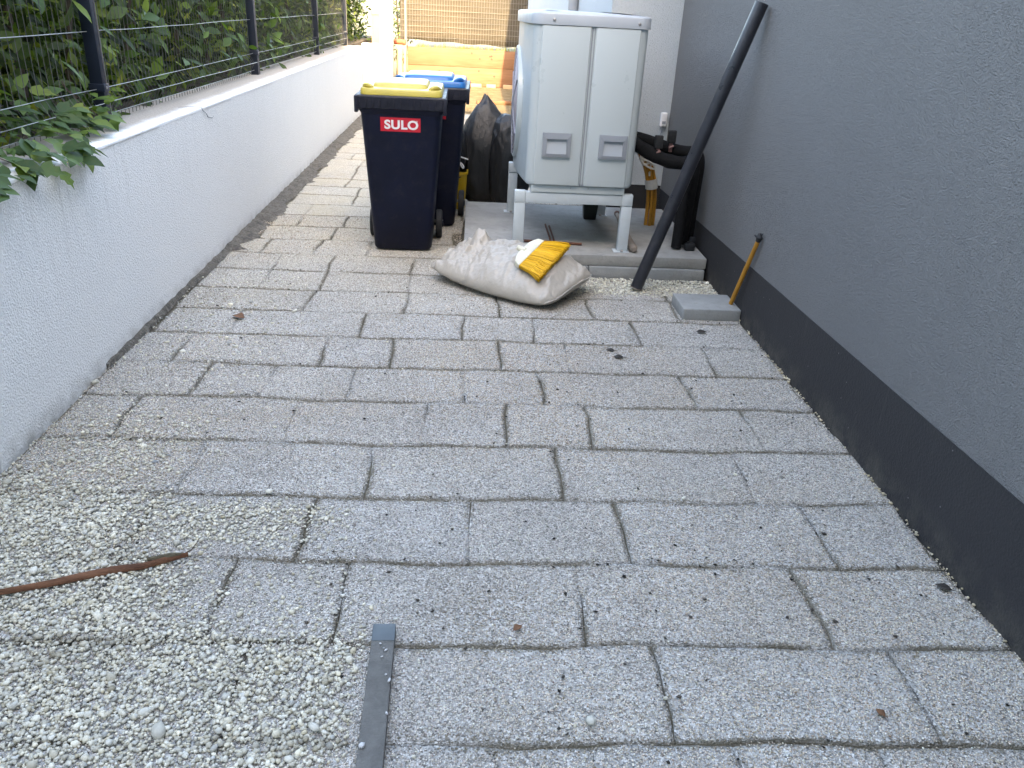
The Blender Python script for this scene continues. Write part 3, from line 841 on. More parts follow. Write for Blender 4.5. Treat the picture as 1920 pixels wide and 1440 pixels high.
# red clay pipe on the post
r = thing('clay_pipe', 'red clay pipe piece lying on the post beside the boards', 'pipe', (-1.52, YP - .03, .775))
m = MB(); m.lathe([(.04, 0), (.05, 0), (.05, .22), (.04, .22), (.04, .01)], 14, Matrix.Translation((-.10, 0, 0)) @ Matrix.Rotation(math.pi / 2, 4, 'Y'))
m.build('barrel', TERRA, r, smooth=True)
MB().tube([(.085, 0, -.008), (.135, 0, -.01)], .058, 14).build('collar', TERRA, r, smooth=True)
# rubble at the foot of the boards
labs = ['pale brick at the foot of the boards, leftmost of three', 'pale brick at the foot of the boards, middle of three', 'pale brick at the foot of the boards, rightmost of three']
for k, (x, l) in enumerate([(.05, .22), (.36, .19), (.72, .22)]):
    o = MB().box(-l / 2, l / 2, -.05, .05, 0, .07).build('brick', m_wood('pale_brick%d' % k, (.36, .25, .15), (.45, .33, .2)), None, .006)
    o.location = (x, YP - .14, -.006); o.rotation_euler.z = random.uniform(-.15, .15)
    tag(o, labs[k], 'brick', 'bricks at the foot of the boards')
o = thing('timber_offcut', 'short timber offcut on the sunlit yard behind the black bags', 'timber', (.36, 14.4, 0), .12)
MB().box(-.30, .34, -.05, .05, -.006, .06).build('batten', PLANK, o, .005)
for x in (-.22, .27): MB().tube([(x, 0, .058), (x, 0, .066)], .008, 8).build('nail', RUST, o)

# ================================================================== HEAT PUMP CORNER
# concrete base
cs = thing('concrete_slab', 'grey concrete slab under the white heat pump', 'slab', (-.035, 4.87, 0))
V = []
MB().box(.0, 1.562, .022, 1.40, .072, .142).build('slab_top', CONC, cs, .006)
xs = [0, .40, .80, 1.16, 1.555]
for a, b_ in zip(xs[:-1], xs[1:]):
    MB().box(a + .003, b_ - .003, random.uniform(-.004, .004), 1.38, -.03, .070).build('kerb_block', CONC2, cs, .006)

X0, X1 = .333, 1.005; Y0h, Y1h = 4.96, 6.12; ZB, ZT = .553, 1.46
hp = thing('heat_pump', 'large white outdoor heat pump on the concrete base', 'heat pump', ((X0 + X1) / 2, Y0h, ZB))
HW = (X1 - X0) / 2; HD = Y1h - Y0h
def hp_outline(z, ins=0, half=None, r=.055):
    """plan outline: rounded front corners, bowed fan side to the left"""
    pts = []
    # front right corner
    for i in range(7):
        a = math.radians(-90 + 90 * i / 6); pts.append((HW - r + (r - ins) * math.cos(a), r + (r - ins) * math.sin(a), z))
    for i in range(7):
        a = math.radians(0 + 90 * i / 6); pts.append((HW - r + (r - ins) * math.cos(a), HD - r + (r - ins) * math.sin(a), z))
    for i in range(13):
        t = i / 12; y = HD - ins - (HD - r - ins) * t
        pts.append((-HW + ins - .045 * math.sin(math.pi * min(1, t * 1.02)) ** .8 if t < .98 else -HW + ins, y, z))
    for i in range(1, 7):
        a = math.radians(180 + 90 * i / 6); pts.append((-HW + r + (r - ins) * math.cos(a), r + (r - ins) * math.sin(a), z))
    return pts
H = ZT - ZB
m = MB(); m.loft([hp_outline(0, .012), hp_outline(.012, .002), hp_outline(.02), hp_outline(H)]); m.build('casing', HPW, hp, smooth=True)
# the two raised front panels with a channel between them
cx = .681 - (X0 + X1) / 2
for a, b_ in ((-HW + .05, cx - .014), (cx + .014, HW - .05)):
    wd = b_ - a
    pn = MB(); pn.box(a, b_, -.010, .02, .004, H + .001); po = pn.build('front_panel', HPW, hp, .008, 3)
MB().box(cx - .010, cx - .004, -.0035, .01, .004, H - .004).build('panel_groove', HPG, hp)
MB().box(cx + .006, cx + .010, -.0035, .01, .004, H - .004).build('panel_groove', HPG, hp)
def grip(x0, x1, z0, z1):
    t = .026; 
    m = MB(); q_ = lambda a0, a1, c0, c1, y_: [(a0, y_, c0), (a1, y_, c0), (a1, y_, c1), (a0, y_, c1)]
    inn = (x0 + t, x1 - t, z0 + t - .006, z1 - t - .008)
    m.loft([q_(x0, x1, z0, z1, 0), q_(x0, x1, z0, z1, -.026), q_(*inn, -.030), q_(*inn, 0), q_(x0, x1, z0, z1, 0)], False)
    f = m.build('grip_frame', HPG, hp)
    V = [(x0 + t, -.027, z0 + t - .006), (x1 - t, -.027, z0 + t - .006), (x1 - t, -.0110, z1 - t - .008), (x0 + t, -.0110, z1 - t - .008)]
    mm = MB(); mm.add(V, [(0, 1, 2, 3)]); mm.build('grip_scoop', HPL, f)
    return f
for gx0, gx1 in ((.424, .597), (.770, .939)):
    grip(gx0 - (X0 + X1) / 2, gx1 - (X0 + X1) / 2, .731 - ZB, .871 - ZB)
# lid: slightly domed, arched towards the fan side
def lid_ring(z, ins, dome=0):
    return [(p[0], p[1], z + dome * (1 - (p[0] / HW) ** 2)) for p in hp_outline(0, ins, r=.06)]
m = MB(); m.loft([lid_ring(H + .002, -.013), lid_ring(H + .056, -.013), lid_ring(H + .064, -.007), lid_ring(H + .068, .012, .006), lid_ring(H + .070, .16, .012)]); lid = m.build('lid', HPL, hp, smooth=True)
for sx in (-.22, .27):
    M4 = Matrix.Translation((sx, -.013, H + .028)) @ Matrix.Rotation(math.pi / 2, 4, 'X')
    MB().lathe([(.009, -.001), (.009, .002), (.005, .005), (.001, .0055)], 12, M4).build('screw', GALV, lid, smooth=True)
# fan grille on the left side
gy, gz, gr = .60, .42, .33
M4 = Matrix.Translation((-HW - .046, gy, gz)) @ Matrix.Rotation(-math.pi / 2, 4, 'Y')
MB().lathe([(gr + .02, -.02), (gr + .018, .010), (gr + .008, .014), (gr, .010), (gr, -.01)], 40, M4).build('fan_ring', HPW, hp, smooth=True)
MB().lathe([(gr - .002, .0), (gr - .002, .004), (.05, .010)], 36, M4).build('fan_recess', DARK, hp)
for rr in np.linspace(.06, gr - .015, 11):
    pts = [M4 @ Vector((rr * math.cos(a), rr * math.sin(a), .019 - .01 * (rr / gr) ** 2)) for a in np.linspace(0, 2 * math.pi, 33)]
    MB().tube(pts, .0045, 5, False).build('grille_ring', GRILLE, hp, smooth=True)
for k in range(6):
    a = k * math.pi / 3
    MB().tube([M4 @ Vector((.03 * math.cos(a), .03 * math.sin(a), .022)), M4 @ Vector((gr * math.cos(a), gr * math.sin(a), .014))], .006, 6).build('grille_spoke', GRILLE, hp, smooth=True)
MB().lathe([(.06, .012), (.06, .024), (.04, .030), (.001, .032)], 20, M4).build('fan_hub', HPG, hp, smooth=True)
# tray under the casing
tr = MB().box(-HW + .04, HW - .045, .012, HD - .03, -.045, -.001).build('drip_tray', HPW, hp, .004)
for sx in (-.06, .05):
    M5 = Matrix.Translation((cx + sx, .012, -.012)) @ Matrix.Rotation(math.pi / 2, 4, 'X')
    MB().lathe([(.004, 0), (.003, .002)], 8, M5).build('screw', GALV, tr)
# steel stand
for yb, nm in ((.02, 0), (HD - .17, 1)):
    x0, x1 = -.393, .352
    z1 = -.047; z0 = .142 - ZB
    MB().box(x0 + .069, x1 - .069, yb, yb + .05, z1 - .066, z1).build('stand_beam', STEELW, hp, .003)
    for x in (x0, x1 - .067):
        lg = MB().box(x, x + .067, yb, yb + .05, z0 + .006, z1 - .070).build('stand_leg', STEELW, hp, .003)
        MB().box(x - .001, x + .068, yb - .001, yb + .051, z1 - .068, z1 + .004).build('corner_joint', STEELW, lg, .004)
        MB().box(x - .022, x + .080, yb - .014, yb + .066, z0 + .0005, z0 + .0055).build('foot_plate', STEELW, lg, .001)
        MB().lathe([(.010, 0), (.010, .006), (.005, .012)], 6, Matrix.Translation((x + .030, yb - .007, z0 + .005))).build('foot_bolt', GALV, lg)

# black insulated pipes on the right
ip = thing('insulated_pipes', 'black foam insulated pipes bending from the heat pump down to the slab', 'pipe', (1.40, 5.2, .142))
def bez(pts, n=14):
    P = [Vector(p) for p in pts]; out = []
    for i in range(n + 1):
        t = i / n; q = list(P)
        while len(q) > 1: q = [q[k].lerp(q[k + 1], t) for k in range(len(q) - 1)]
        out.append(q[0])
    return out
zz0 = .142
a = bez([(-.40, .12, .66), (-.30, .0, .63), (-.18, -.06, .52), (-.04, -.04, .55), (.0, -.02, .55)], 10) + bez([(.0, -.02, .55), (.035, -.01, .55), (.035, -.01, .45)], 5)[1:] + [Vector((.030, -.01, .25)), Vector((.02, -.01, .02))]
MB().tube(a, [.043 + .003 * math.sin(i * 2.3) for i in range(len(a))], 14).build('pipe', INSUL, ip, smooth=True)
a = bez([(-.40, .26, .66), (-.25, .18, .68), (-.10, .10, .58), (.05, .10, .6)], 9) + bez([(.05, .10, .6), (.095, .09, .6), (.095, .08, .5)], 5)[1:] + [Vector((.09, .08, .25)), Vector((.085, .07, .02))]
MB().tube(a, .038, 14).build('pipe', INSUL, ip, smooth=True)
MB().tube([(-.03, -.10, .012), (-.03, -.10, .33), (-.015, -.08, .5)], .034, 12).build('pipe', INSUL, ip, smooth=True)
for k, (x, y, z) in enumerate([(-.215, -.02, .575), (-.115, .06, .60)]):
    v_ = MB().box(x - .026, x + .026, y - .018, y + .018, z + .055, z + .135).build('valve_handle', RUB, ip, .006)
    MB().tube([(x, y, z), (x, y, z + .06)], .012, 8).build('valve_stem', COPPER, v_, smooth=True)
    MB().tube([(x - .014, y - .02, z + .028), (x + .014, y - .02, z + .042)], .008, 6).build('valve_nut', COPPER, v_, smooth=True)
MB().box(.02, .09, -.14, -.09, .0, .05).build('crumpled_sleeve', TBAG, ip, .012)
MB().box(.06, .10, -.088, -.05, .0, .08).build('crumpled_sleeve', TBAG, ip, .012)
# orange conduits with tape
cd = thing('conduit_bundle', 'bundle of orange conduits taped together beside the heat pump', 'conduit', (1.315, 5.73, .142))
for k, (dx_, dy_) in enumerate([(-.026, 0), (0, -.012), (.026, .004)]):
    p_ = bez([(dx_, dy_, .0), (dx_, dy_, .25), (dx_ * .9 - .01, dy_, .38), (dx_ - .10, dy_ - .03, .56), (dx_ - .26, dy_ - .06, .66)], 16)
    MB().tube(p_, .0135, 10).build('conduit', CONDUIT, cd, smooth=True)
def tapering(t0, t1, w):
    p_ = bez([(0, 0, .0), (0, 0, .25), (-.01, 0, .38), (-.10, -.03, .56), (-.26, -.06, .66)], 40)
    seg = p_[int(t0 * 40):int(t1 * 40) + 2]
    MB().tube(seg, w, 12, False).build('tape_wrap', TAPE, cd, smooth=True)
tapering(.34, .42, .044)
for k in range(5): tapering(.60 + k * .075, .615 + k * .075, .041 + .003 * (k % 2))
for sgn in (-1, 1):
    pts = []
    for i in range(22):
        t = .56 + .40 * i / 21
        base = bez([(0, 0, .0), (0, 0, .25), (-.01, 0, .38), (-.10, -.03, .56), (-.26, -.06, .66)], 50)[int(t * 50)]
        pts.append(base + Vector((.038 * math.cos(i * .55 * sgn), -.03 - .012 * math.sin(i * .55), .02 * math.sin(i * .55 * sgn))))
    MB().tube(pts, .007, 5).build('tape_strip', TAPE, cd, smooth=True)
MB().tube([(-.045, -.03, .48), (-.05, -.03, .40), (-.046, -.03, .36)], .008, 6).build('tape_tail', TAPE, cd, smooth=True)
# white sensor box on the pale wall
sb = thing('sensor_box', 'small white sensor box with a thin cable on the pale wall', 'sensor', (1.495, 6.482, .80))
MB().box(-.026, .026, -.040, -.002, -.052, .052).build('housing', WHT, sb, .008, 3)
MB().box(-.014, .014, -.044, -.0395, -.03, -.01).build('vent', HPG, sb)
MB().tube(bez([(0, -.025, -.05), (-.005, -.03, -.12), (-.06, -.1, -.16), (-.08, -.2, -.24)]), .0035, 6).build('cable', HPG, sb, smooth=True)
# oddments on the slab
rd = thing('rusty_rod', 'rusty T shaped iron bar lying on the slab under the heat pump', 'iron bar', (.55, 5.10, .142))
MB().tube([(-.19, .036, .010), (.0, .02, .010), (.19, .0, .010)], .009, 7).build('crossbar', RUST, rd, smooth=True)
MB().box(-.016, -.006, .032, .50, .002, .014).build('shank', RUST, rd, .002)
MB().box(.008, .018, .032, .46, .002, .014).build('shank', RUST, rd, .002)
oh = thing('wooden_handle', 'worn wooden tool handle lying behind the right front leg of the heat pump', 'handle', (1.062, 4.99, .142))
MB().tube([(0, -.03, .026), (.0, .0, .026), (.006, .06, .022), (.02, .35, .02), (.05, .95, .02)], [.016, .027, .024, .018, .016], 12).build('shaft', OLDW, oh, smooth=True)
MB().tube([(.05, .95, .02), (.052, .99, .02)], .02, 12).build('ferrule', RUST, oh, smooth=True)
pb_ = thing('dark_pot', 'dark square pot standing on the slab under the heat pump', 'pot', (.89, 5.87, .142))
rings = [rring(.09, .09, .012, .0), rring(.115, .115, .014, .15), rring(.13, .13, .014, .152), rring(.13, .13, .014, .17), rring(.105, .105, .012, .168), rring(.085, .085, .01, .02)]
MB().loft(rings).build('shell', simple('dark_green_plastic', (.012, .016, .012), .5, .3, 20), pb_, smooth=True)
MB().loft([rring(.10, .10, .012, .12), rring(.10, .10, .012, .125)]).build('earth', SOIL, pb_)

# ================================================================== BINS
def make_bin(loc, label, rot, lidmat):
    r = thing('wheelie_bin', label, 'bin', loc, rot, 'wheeled rubbish bins in the passage')
    def at(z):    # width, depth, centre y at height z
        t = z / .90; return .380 + .125 * t, .46 + .16 * t, .23 + .01 * t
    rings = []
    for z in (.012, .03, .3, .6, .80, .93):
        w_, d_, cy = at(z); rings.append(rring(w_ - (.02 if z < .02 else 0), d_ - (.02 if z < .02 else 0), .04, z, 0, cy))
    m = MB(); m.loft(rings); body = m.build('body', NAVY, r, smooth=True)
    # flared collar and comb rim
    w_, d_, cy = at(.895)
    MB().loft([rring(w_ + .002, d_, .04, .897, 0, cy), rring(w_ + .03, d_ + .03, .045, .921, 0, cy), rring(w_ + .03, d_ + .03, .045, .935, 0, cy)]).build('collar', NAVY, body, smooth=True)
    cyr = .245
    MB().loft([rring(.545, .655, .018, .926, 0, cyr), rring(.560, .672, .016, .932, 0, cyr), rring(.566, .678, .016, .994, 0, cyr), rring(.566, .678, .016, 1.002, 0, cyr), rring(.556, .668, .018, 1.008, 0, cyr), rring(.50, .61, .03, 1.006, 0, cyr)]).build('rim', NAVYR, r, smooth=True)
    yf = cyr - .339
    for k in range(13):
        x = -.255 + k * .0425
        MB().box(x - .003, x + .003, yf - .004, yf + .004, 0.938, .986).build('rim_rib', NAVYR, body, .001)
    for sx in (-1, 1):
        MB().box(sx * .274 - .011, sx * .274 + .011, yf - .004, yf + .05, 0.905, 1.004).build('rim_corner', NAVYR, body, .005)
    # lid
    cyl = cyr + .005
    m = MB(); m.loft([rring(.500, .600, .05, 1.002, 0, cyl), rring(.510, .612, .055, 1.008, 0, cyl), rring(.506, .606, .055, 1.034, 0, cyl), rring(.494, .594, .055, 1.044, 0, cyl), rring(.46, .56, .05, 1.047, 0, cyl)])
    ld = m.build('lid', lidmat, r, smooth=True)
    m = MB(); m.loft([rring(.350, .47, .05, 1.040, -.01, cyl + .02), rring(.335, .455, .05, 1.062, -.01, cyl + .02), rring(.315, .435, .05, 1.070, -.01, cyl + .02), rring(.2, .3, .04, 1.073, -.01, cyl + .02)])
    m.build('lid_crown', lidmat, ld, smooth=True)
    for sx in (-1, 1):
        pts = bez([(sx * .178, yf + .075, 1.040), (sx * .19, yf + .068, 1.066), (sx * .232, yf + .075, 1.066), (sx * .236, yf + .17, 1.038)], 10)
        MB().tube(pts, [.014] * 11, 8).build('lid_grip', lidmat, ld, smooth=True)
    # handle and hinge at the back
    MB().tube([(-.22, .58, .965), (-.22, .64, .985), (.22, .64, .985), (.22, .58, .965)], .017, 10).build('handle', NAVYR, r, smooth=True)
    for sx in (-.16, .16): MB().tube([(sx - .04, .605, 1.0), (sx + .04, .605, 1.0)], .018, 10).build('hinge', lidmat, r, smooth=True)
    # wheels
    MB().tube([(-.26, .47, .10), (.26, .47, .10)], .011, 8).build('axle', GALV, r, smooth=True)
    for sx in (-1, 1):
        M4 = Matrix.Translation((sx * .232, .40, .10)) @ Matrix.Rotation(sx * math.pi / 2, 4, 'Y')
        wh = MB().lathe([(.070, -.022), (.094, -.022), (.100, -.015), (.100, .015), (.094, .022), (.070, .022)], 28, M4).build('wheel', RUB, r, smooth=True)
        MB().lathe([(.068, -.012), (.068, .014), (.03, .018), (.02, .03), (.001, .031)], 20, M4).build('hub', NAVYR, wh, smooth=True)
    MB().box(-.15, .15, .10, .30, .0, .02).build('foot', NAVY, body, .004)
    # sticker following the sloping front
    yz = lambda z: at(z)[2] - at(z)[1] / 2
    z0, z1 = .795, .880
    st = MB()
    X0s, X1s = -.128, .122
    st.add([(X0s, yz(z0) - .0015, z0), (X1s, yz(z0) - .0015, z0), (X1s, yz(z1) - .0015, z1), (X0s, yz(z1) - .0015, z1), (X0s, yz(z0) + .004, z0), (X1s, yz(z0) + .004, z0), (X1s, yz(z1) + .004, z1), (X0s, yz(z1) + .004, z1)],
           [(0, 1, 2, 3), (0, 4, 5, 1), (2, 6, 7, 3), (1, 5, 6, 2), (0, 3, 7, 4)])
    sticker = tag(st.build('sticker', RED, r), 'red sticker with white capital lettering')
    def word(body_s, size, x, z, off):
        cu = bpy.data.curves.new('lettering', 'FONT'); cu.body = body_s; cu.size = size; cu.offset = off; cu.extrude = .0004; cu.space_character = 1.06
        tmp = bpy.data.objects.new('lettering', cu); COL.objects.link(tmp)
        dg = bpy.context.evaluated_depsgraph_get()
        me = bpy.data.meshes.new_from_object(tmp.evaluated_get(dg)); bpy.data.objects.remove(tmp); bpy.data.curves.remove(cu)
        me.materials.clear(); me.materials.append(WHT)
        o = link('lettering', me, sticker)
        sl = math.atan2(yz(.9) - yz(.1), .8)
        o.matrix_local = Matrix.Translation((x, yz(z) - .0025, z)) @ Matrix.Rotation(math.pi / 2 - sl, 4, 'X') @ Matrix.Diagonal((1.12, 1, 1, 1))
        return o
    word('SULO', .074, -.104, .8120, .0026)
    word('\u00ae', .014, .094, .855, .0)
    return r
make_bin((-.449, 5.30, 0), 'navy wheeled bin with a yellow lid, nearest of the two', .012, YEL)
make_bin((-.310, 5.99, 0), 'navy wheeled bin with a blue lid behind the yellow lidded bin', -.01, BLUE)

# yellow tub behind the bins
tb = thing('yellow_tub', 'yellow plastic tub behind the blue lidded bin', 'tub', (-.16, 6.72, 0))
MB().loft([rring(.21, .26, .03, .0), rring(.23, .28, .03, .02), rring(.255, .32, .03, .29), rring(.27, .335, .03, .29), rring(.27, .335, .03, .31), rring(.245, .31, .03, .308), rring(.22, .26, .03, .03)]).build('shell', simple('mustard_plastic', (.42, .27, .012), .4, .12, 8), tb, smooth=True)
MB().tube(bez([(-.12, -.14, .29), (-.06, -.17, .25), (.06, -.17, .25), (.12, -.14, .29)], 8), .006, 6).build('handle', RUB, tb, smooth=True)

def crumple(name, loc, label, sx, sy, sz, seed, peak=None, strings=False, cat='rubbish bag'):
    bag = thing(name, label, cat, loc, 0, 'black rubbish bags behind the bins')
    bm = bmesh.new(); bmesh.ops.create_icosphere(bm, subdivisions=5, radius=1)
    for v in bm.verts:
        p = v.co.copy(); n = p.copy()
        q = Vector((math.copysign(abs(p.x) ** .62, p.x), math.copysign(abs(p.y) ** .62, p.y), math.copysign(abs(p.z) ** .72, p.z)))
        f = 1 + .10 * mnoise.noise(n * 1.4 + Vector((seed, 0, 0))) 
        rg = 1 - abs(mnoise.noise(Vector((n.x * 3.2 + seed, n.y * 3.2, n.z * 1.6))))
        f += .10 * (rg - .75) + .05 * (1 - abs(mnoise.noise(Vector((n.x * 7 + seed, n.y * 7, n.z * 5)))) - .8)
        x, y, z = q.x * sx * f, q.y * sy * f, (q.z * f + 1) * sz / 2
        if peak:
            t = max(0, (z / sz - peak[0]) / (1.05 - peak[0])); t = min(1, t)
            k_ = (1 - t ** 1.9) ** .85
            x = x * k_ + peak[1] * t ** 1.3; y = y * k_ + peak[2] * t; z = z + peak[3] * t ** 1.5
        v.co = (x, y, max(0, z))
    me = bpy.data.meshes.new('film'); bm.to_mesh(me); bm.free(); me.materials.append(TBAG)
    me.polygons.foreach_set('use_smooth', [True] * len(me.polygons))
    link('film', me, bag)
    return bag
b1 = crumple('rubbish_bag', (.13, 6.86, 0), 'tall black rubbish bag twisted into a peak', .225, .17, .76, 3.1, (.62, -.035, .03, .13))
b2 = crumple('rubbish_bag', (.315, 6.72, 0), 'bulky black rubbish bag filling the gap beside the heat pump', .17, .15, .74, 8.4)
MB().tube([(.10, -.02, .68), (.15, -.03, .72), (.20, -.02, .70)], [.02, .012, .004], 7).build('knot', TBAG, b2, smooth=True)
b3 = crumple('rubbish_bag', (-.16, 6.76, .27), 'small black rubbish bag with white drawstring resting in the yellow tub', .125, .13, .36, 5.7)
MB().tube(bez([(.05, -.14, .14), (.08, -.17, .06), (.11, -.15, .02), (.12, -.13, .10), (.04, -.15, .12)], 12), .006, 6).build('drawstring', WHT, b3, smooth=True)
MB().tube(bez([(-.02, -.15, .16), (.05, -.18, .17), (.13, -.13, .13)], 8), .006, 6).build('drawstring', WHT, b3, smooth=True)

# ================================================================== SACK AND BROOM HEAD
Cc = Vector((.235, 4.615, 0)); ax = Vector((.83, -.56, 0)).normalized(); bx_ = Vector((.56, .83, 0)).normalized()
sk = thing('sack', 'dusty white plastic sack lying against the concrete base', 'sack', tuple(Cc))
NU, NV = 110, 70
def sack_surf(u, v, top):
    """u along the sack -1..1, v across -1..1"""
    Ln = .47 + .02 * v; Wd = .27 * (1 - .30 * max(0, -u - .2) ** 1.3) * (1 + .04 * math.sin(3 * u))
    # pinched corners
    rc = 1 - .13 * (abs(u) * abs(v)) ** 5 * (1 if u > 0 else .4)
    pu = u * (1 - .04 * (1 - abs(v) ** 3)) * rc; pv = v * (1 - .05 * (1 - abs(u) ** 3)) * rc
    th = max(0, (1 - abs(u) ** 3.2)) ** .55 * max(0, (1 - abs(v) ** 3.0)) ** .55
    full = .42 + .58 * min(1, max(0, (u + 1.0) / 1.0))
    base = .055 + .10 * (v + 1) / 2 * (.65 + .35 * (1 - abs(u))) + .02 * max(0, -u)
    p = Vector((u * 3 + 7, v * 2, 1.3 if top else 9.1))
    wr = (1 - abs(mnoise.noise(Vector((u * 5.2 + .6 * v, v * 1.1 + u * .5, 4.2)))) ** .8) - .65
    wr2 = (1 - abs(mnoise.noise(Vector((u * 12 + v * 2.5, v * 2.6 - u * 2, 2.2)))) ** .8) - .68
    wr3 = (1 - abs(mnoise.noise(Vector((u * 9 - v * 7, v * 7 + u * 3, 7.7)))) ** .8) - .68
    amp = .026 + .062 * max(0, -u + .05) + .04 * max(0, u - .45)
    wr2 += wr3 * .5
    h = th * .128 * full + (wr * amp + wr2 * amp * .55) * (th ** .4) * (1.0 if top else .2)
    if not top: h = -th * .075
    z = base + h
    if top and u < -.35:   # folded peak at the open end
        d2 = ((u + .66) / .10) ** 2 + ((v - .72) / .26) ** 2
        z += .10 * math.exp(-d2)
    z += (.02 * math.sin(v * 7 + 2) + .02 * math.sin(v * 13)) * max(0, -u - .6) * 2.2
    q = ax * (pu * Ln) + bx_ * (pv * Wd)
    return Vector((q.x, q.y, max(.004 + (0 if top else 0), z)))
V = []; Fc = []
for top in (1, 0):
    for i in range(NU + 1):
        for j in range(NV + 1):
            V.append(sack_surf(-1 + 2 * i / NU, -1 + 2 * j / NV, top))
N1 = (NU + 1) * (NV + 1)
for i in range(NU):
    for j in range(NV):
        a = i * (NV + 1) + j
        Fc.append((a, a + NV + 1, a + NV + 2, a + 1)); Fc.append((N1 + a, N1 + a + 1, N1 + a + NV + 2, N1 + a + NV + 1))
m = MB(); m.add(V, Fc)
me = bpy.data.meshes.new('film'); me.from_pydata(m.v, [], m.f)
bm = bmesh.new(); bm.from_mesh(me); bmesh.ops.remove_doubles(bm, verts=bm.verts, dist=.0012); bmesh.ops.recalc_face_normals(bm, faces=bm.faces); bm.to_mesh(me); bm.free()
me.materials.append(SACK); me.polygons.foreach_set('use_smooth', [True] * len(me.polygons))
link('film', me, sk)
# folded seam at the right end
pts = [Cc * 0 + sack_surf(.995, -1 + 2 * j / 20, 1) for j in range(21)]
MB().tube([p + ax * .006 for p in pts], [.004 + .0015 * math.sin(k * 2.1) for k in range(21)], 6).build('seam', SACK, sk, smooth=True)

def top_z(x, y):
    """height of the sack under a world point"""
    d = Vector((x, y, 0)) - Cc
    u, v = d.dot(ax) / .49, d.dot(bx_) / .28
    return sack_surf(max(-1, min(1, u)), max(-1, min(1, v)), 1).z

A0, A1 = Vector((.267, 4.394, .19)), Vector((.414, 4.561, .29))
B0, B1 = Vector((.390, 4.268, .150)), Vector((.592, 4.605, .255))
uu = (A1 - A0).normalized(); ww = ((B0 + B1) / 2 - (A0 + A1) / 2); ww = (ww - uu * ww.dot(uu)).normalized()
nn_ = uu.cross(ww)
if nn_.z < 0: nn_ = -nn_
lift = 0
for a in np.linspace(0, 1, 9):
    for b_ in np.linspace(0, .8, 6):
        p = (A0.lerp(A1, a)).lerp(B0.lerp(B1, a), b_)
        lift = max(lift, top_z(p.x, p.y) + .020 - p.z)
print('broom lift', lift)
off = nn_ * min(lift, .03)
bh = thing('broom_head', 'broom head with yellow bristles lying on the white sack', 'broom', tuple((A0 + A1) / 2 + off))
o_ = (A0 + A1) / 2
def bp(a, b_, c_): return uu * a + ww * b_ + nn_ * c_
Lb = (A1 - A0).length
def bring(b_, hw, ht): return [bp(-hw, b_, -ht), bp(hw, b_, -ht), bp(hw, b_, ht), bp(-hw, b_, ht)]
m = MB(); m.loft([bring(-.042, Lb * .20, .012), bring(-.030, Lb * .34, .016), bring(-.014, Lb * .47, .018), bring(.022, Lb * .52, .019)]); blk = m.build('block', BROOMW, bh, .004)
m = MB(); m.tube([bp(-.01, -.07, .0), bp(-.005, -.02, .004)], [.016, .02], 12).build('socket', BROOMW, blk, smooth=True)
V = []; T = []; Cl = []
for i in range(1500):
    s_ = random.uniform(-1, 1); lay = random.uniform(-1, 1)
    p0 = bp(s_ * Lb * .50, .018, lay * .015)
    end = (B0 + off * 0).lerp(B1, .5 + .5 * s_) - o_ 
    ln = random.uniform(.93, 1.06)
    p1 = p0.lerp(end, ln * .55) + nn_ * (lay * .012 + .010); p2 = p0.lerp(end, ln) + nn_ * (lay * .026) + uu * random.uniform(-.008, .008)
    d = (p2 - p0).normalized(); sd = d.cross(nn_).normalized(); w_ = .0022
    b0 = len(V)
    for p in (p0, p1, p2):
        for an in (0, 2.09, 4.19): V.append(tuple(p + (sd * math.cos(an) + nn_ * math.sin(an)) * w_))
    for r_ in (0, 3):
        for k in range(3):
            k2 = (k + 1) % 3
            T += [(b0 + r_ + k, b0 + r_ + k2, b0 + r_ + 3 + k2), (b0 + r_ + k, b0 + r_ + 3 + k2, b0 + r_ + 3 + k)]
    Cl += [[random.random()] * 3] * 9
tag(link('bristles', np_mesh('bristles', np.array(V), np.array(T), BRIS, np.array(Cl)), bh), kind='stuff')

# ================================================================== LOOSE THINGS ON THE GROUND
# leaning pipe
lp = thing('leaning_pipe', 'long dark grey plastic pipe leaning against the grey wall', 'pipe', (1.03, 4.622, 0))
d = Vector((.468, -.055, 1.60))
P0 = Vector((.0, .0, .022)); P1 = P0 + d
nseg = 8
MB().tube([P0.lerp(P1, k / nseg) for k in range(nseg + 1)], .0365, 20, False).build('barrel', PIPE, lp, smooth=True)
MB().tube([P1, P0], .0335, 20, False).build('bore', DARK, lp, smooth=True)
MB().tube([P1 - d.normalized() * .006, P1 + d.normalized() * .004], .037, 20).build('end_cap', PIPE, lp, smooth=True)
MB().tube([P0 + d.normalized() * .0, P0 + d.normalized() * .006], .0372, 20, False).build('cut_edge', OLDW, lp, smooth=True)
# concrete block by the wall
cb = thing('concrete_block', 'square grey concrete block lying against the dark plinth', 'block', (1.375, 4.285, 0), .01)
MB().box(-.168, .162, -.135, .135, -.002, .066).build('body', CONC2, cb, .006, 3)
MB().lathe([(.012, 0), (.009, .002), (.001, .003)], 9, Matrix.Translation((-.07, -.03, .0655))).build('mortar_blob', CONC, cb)
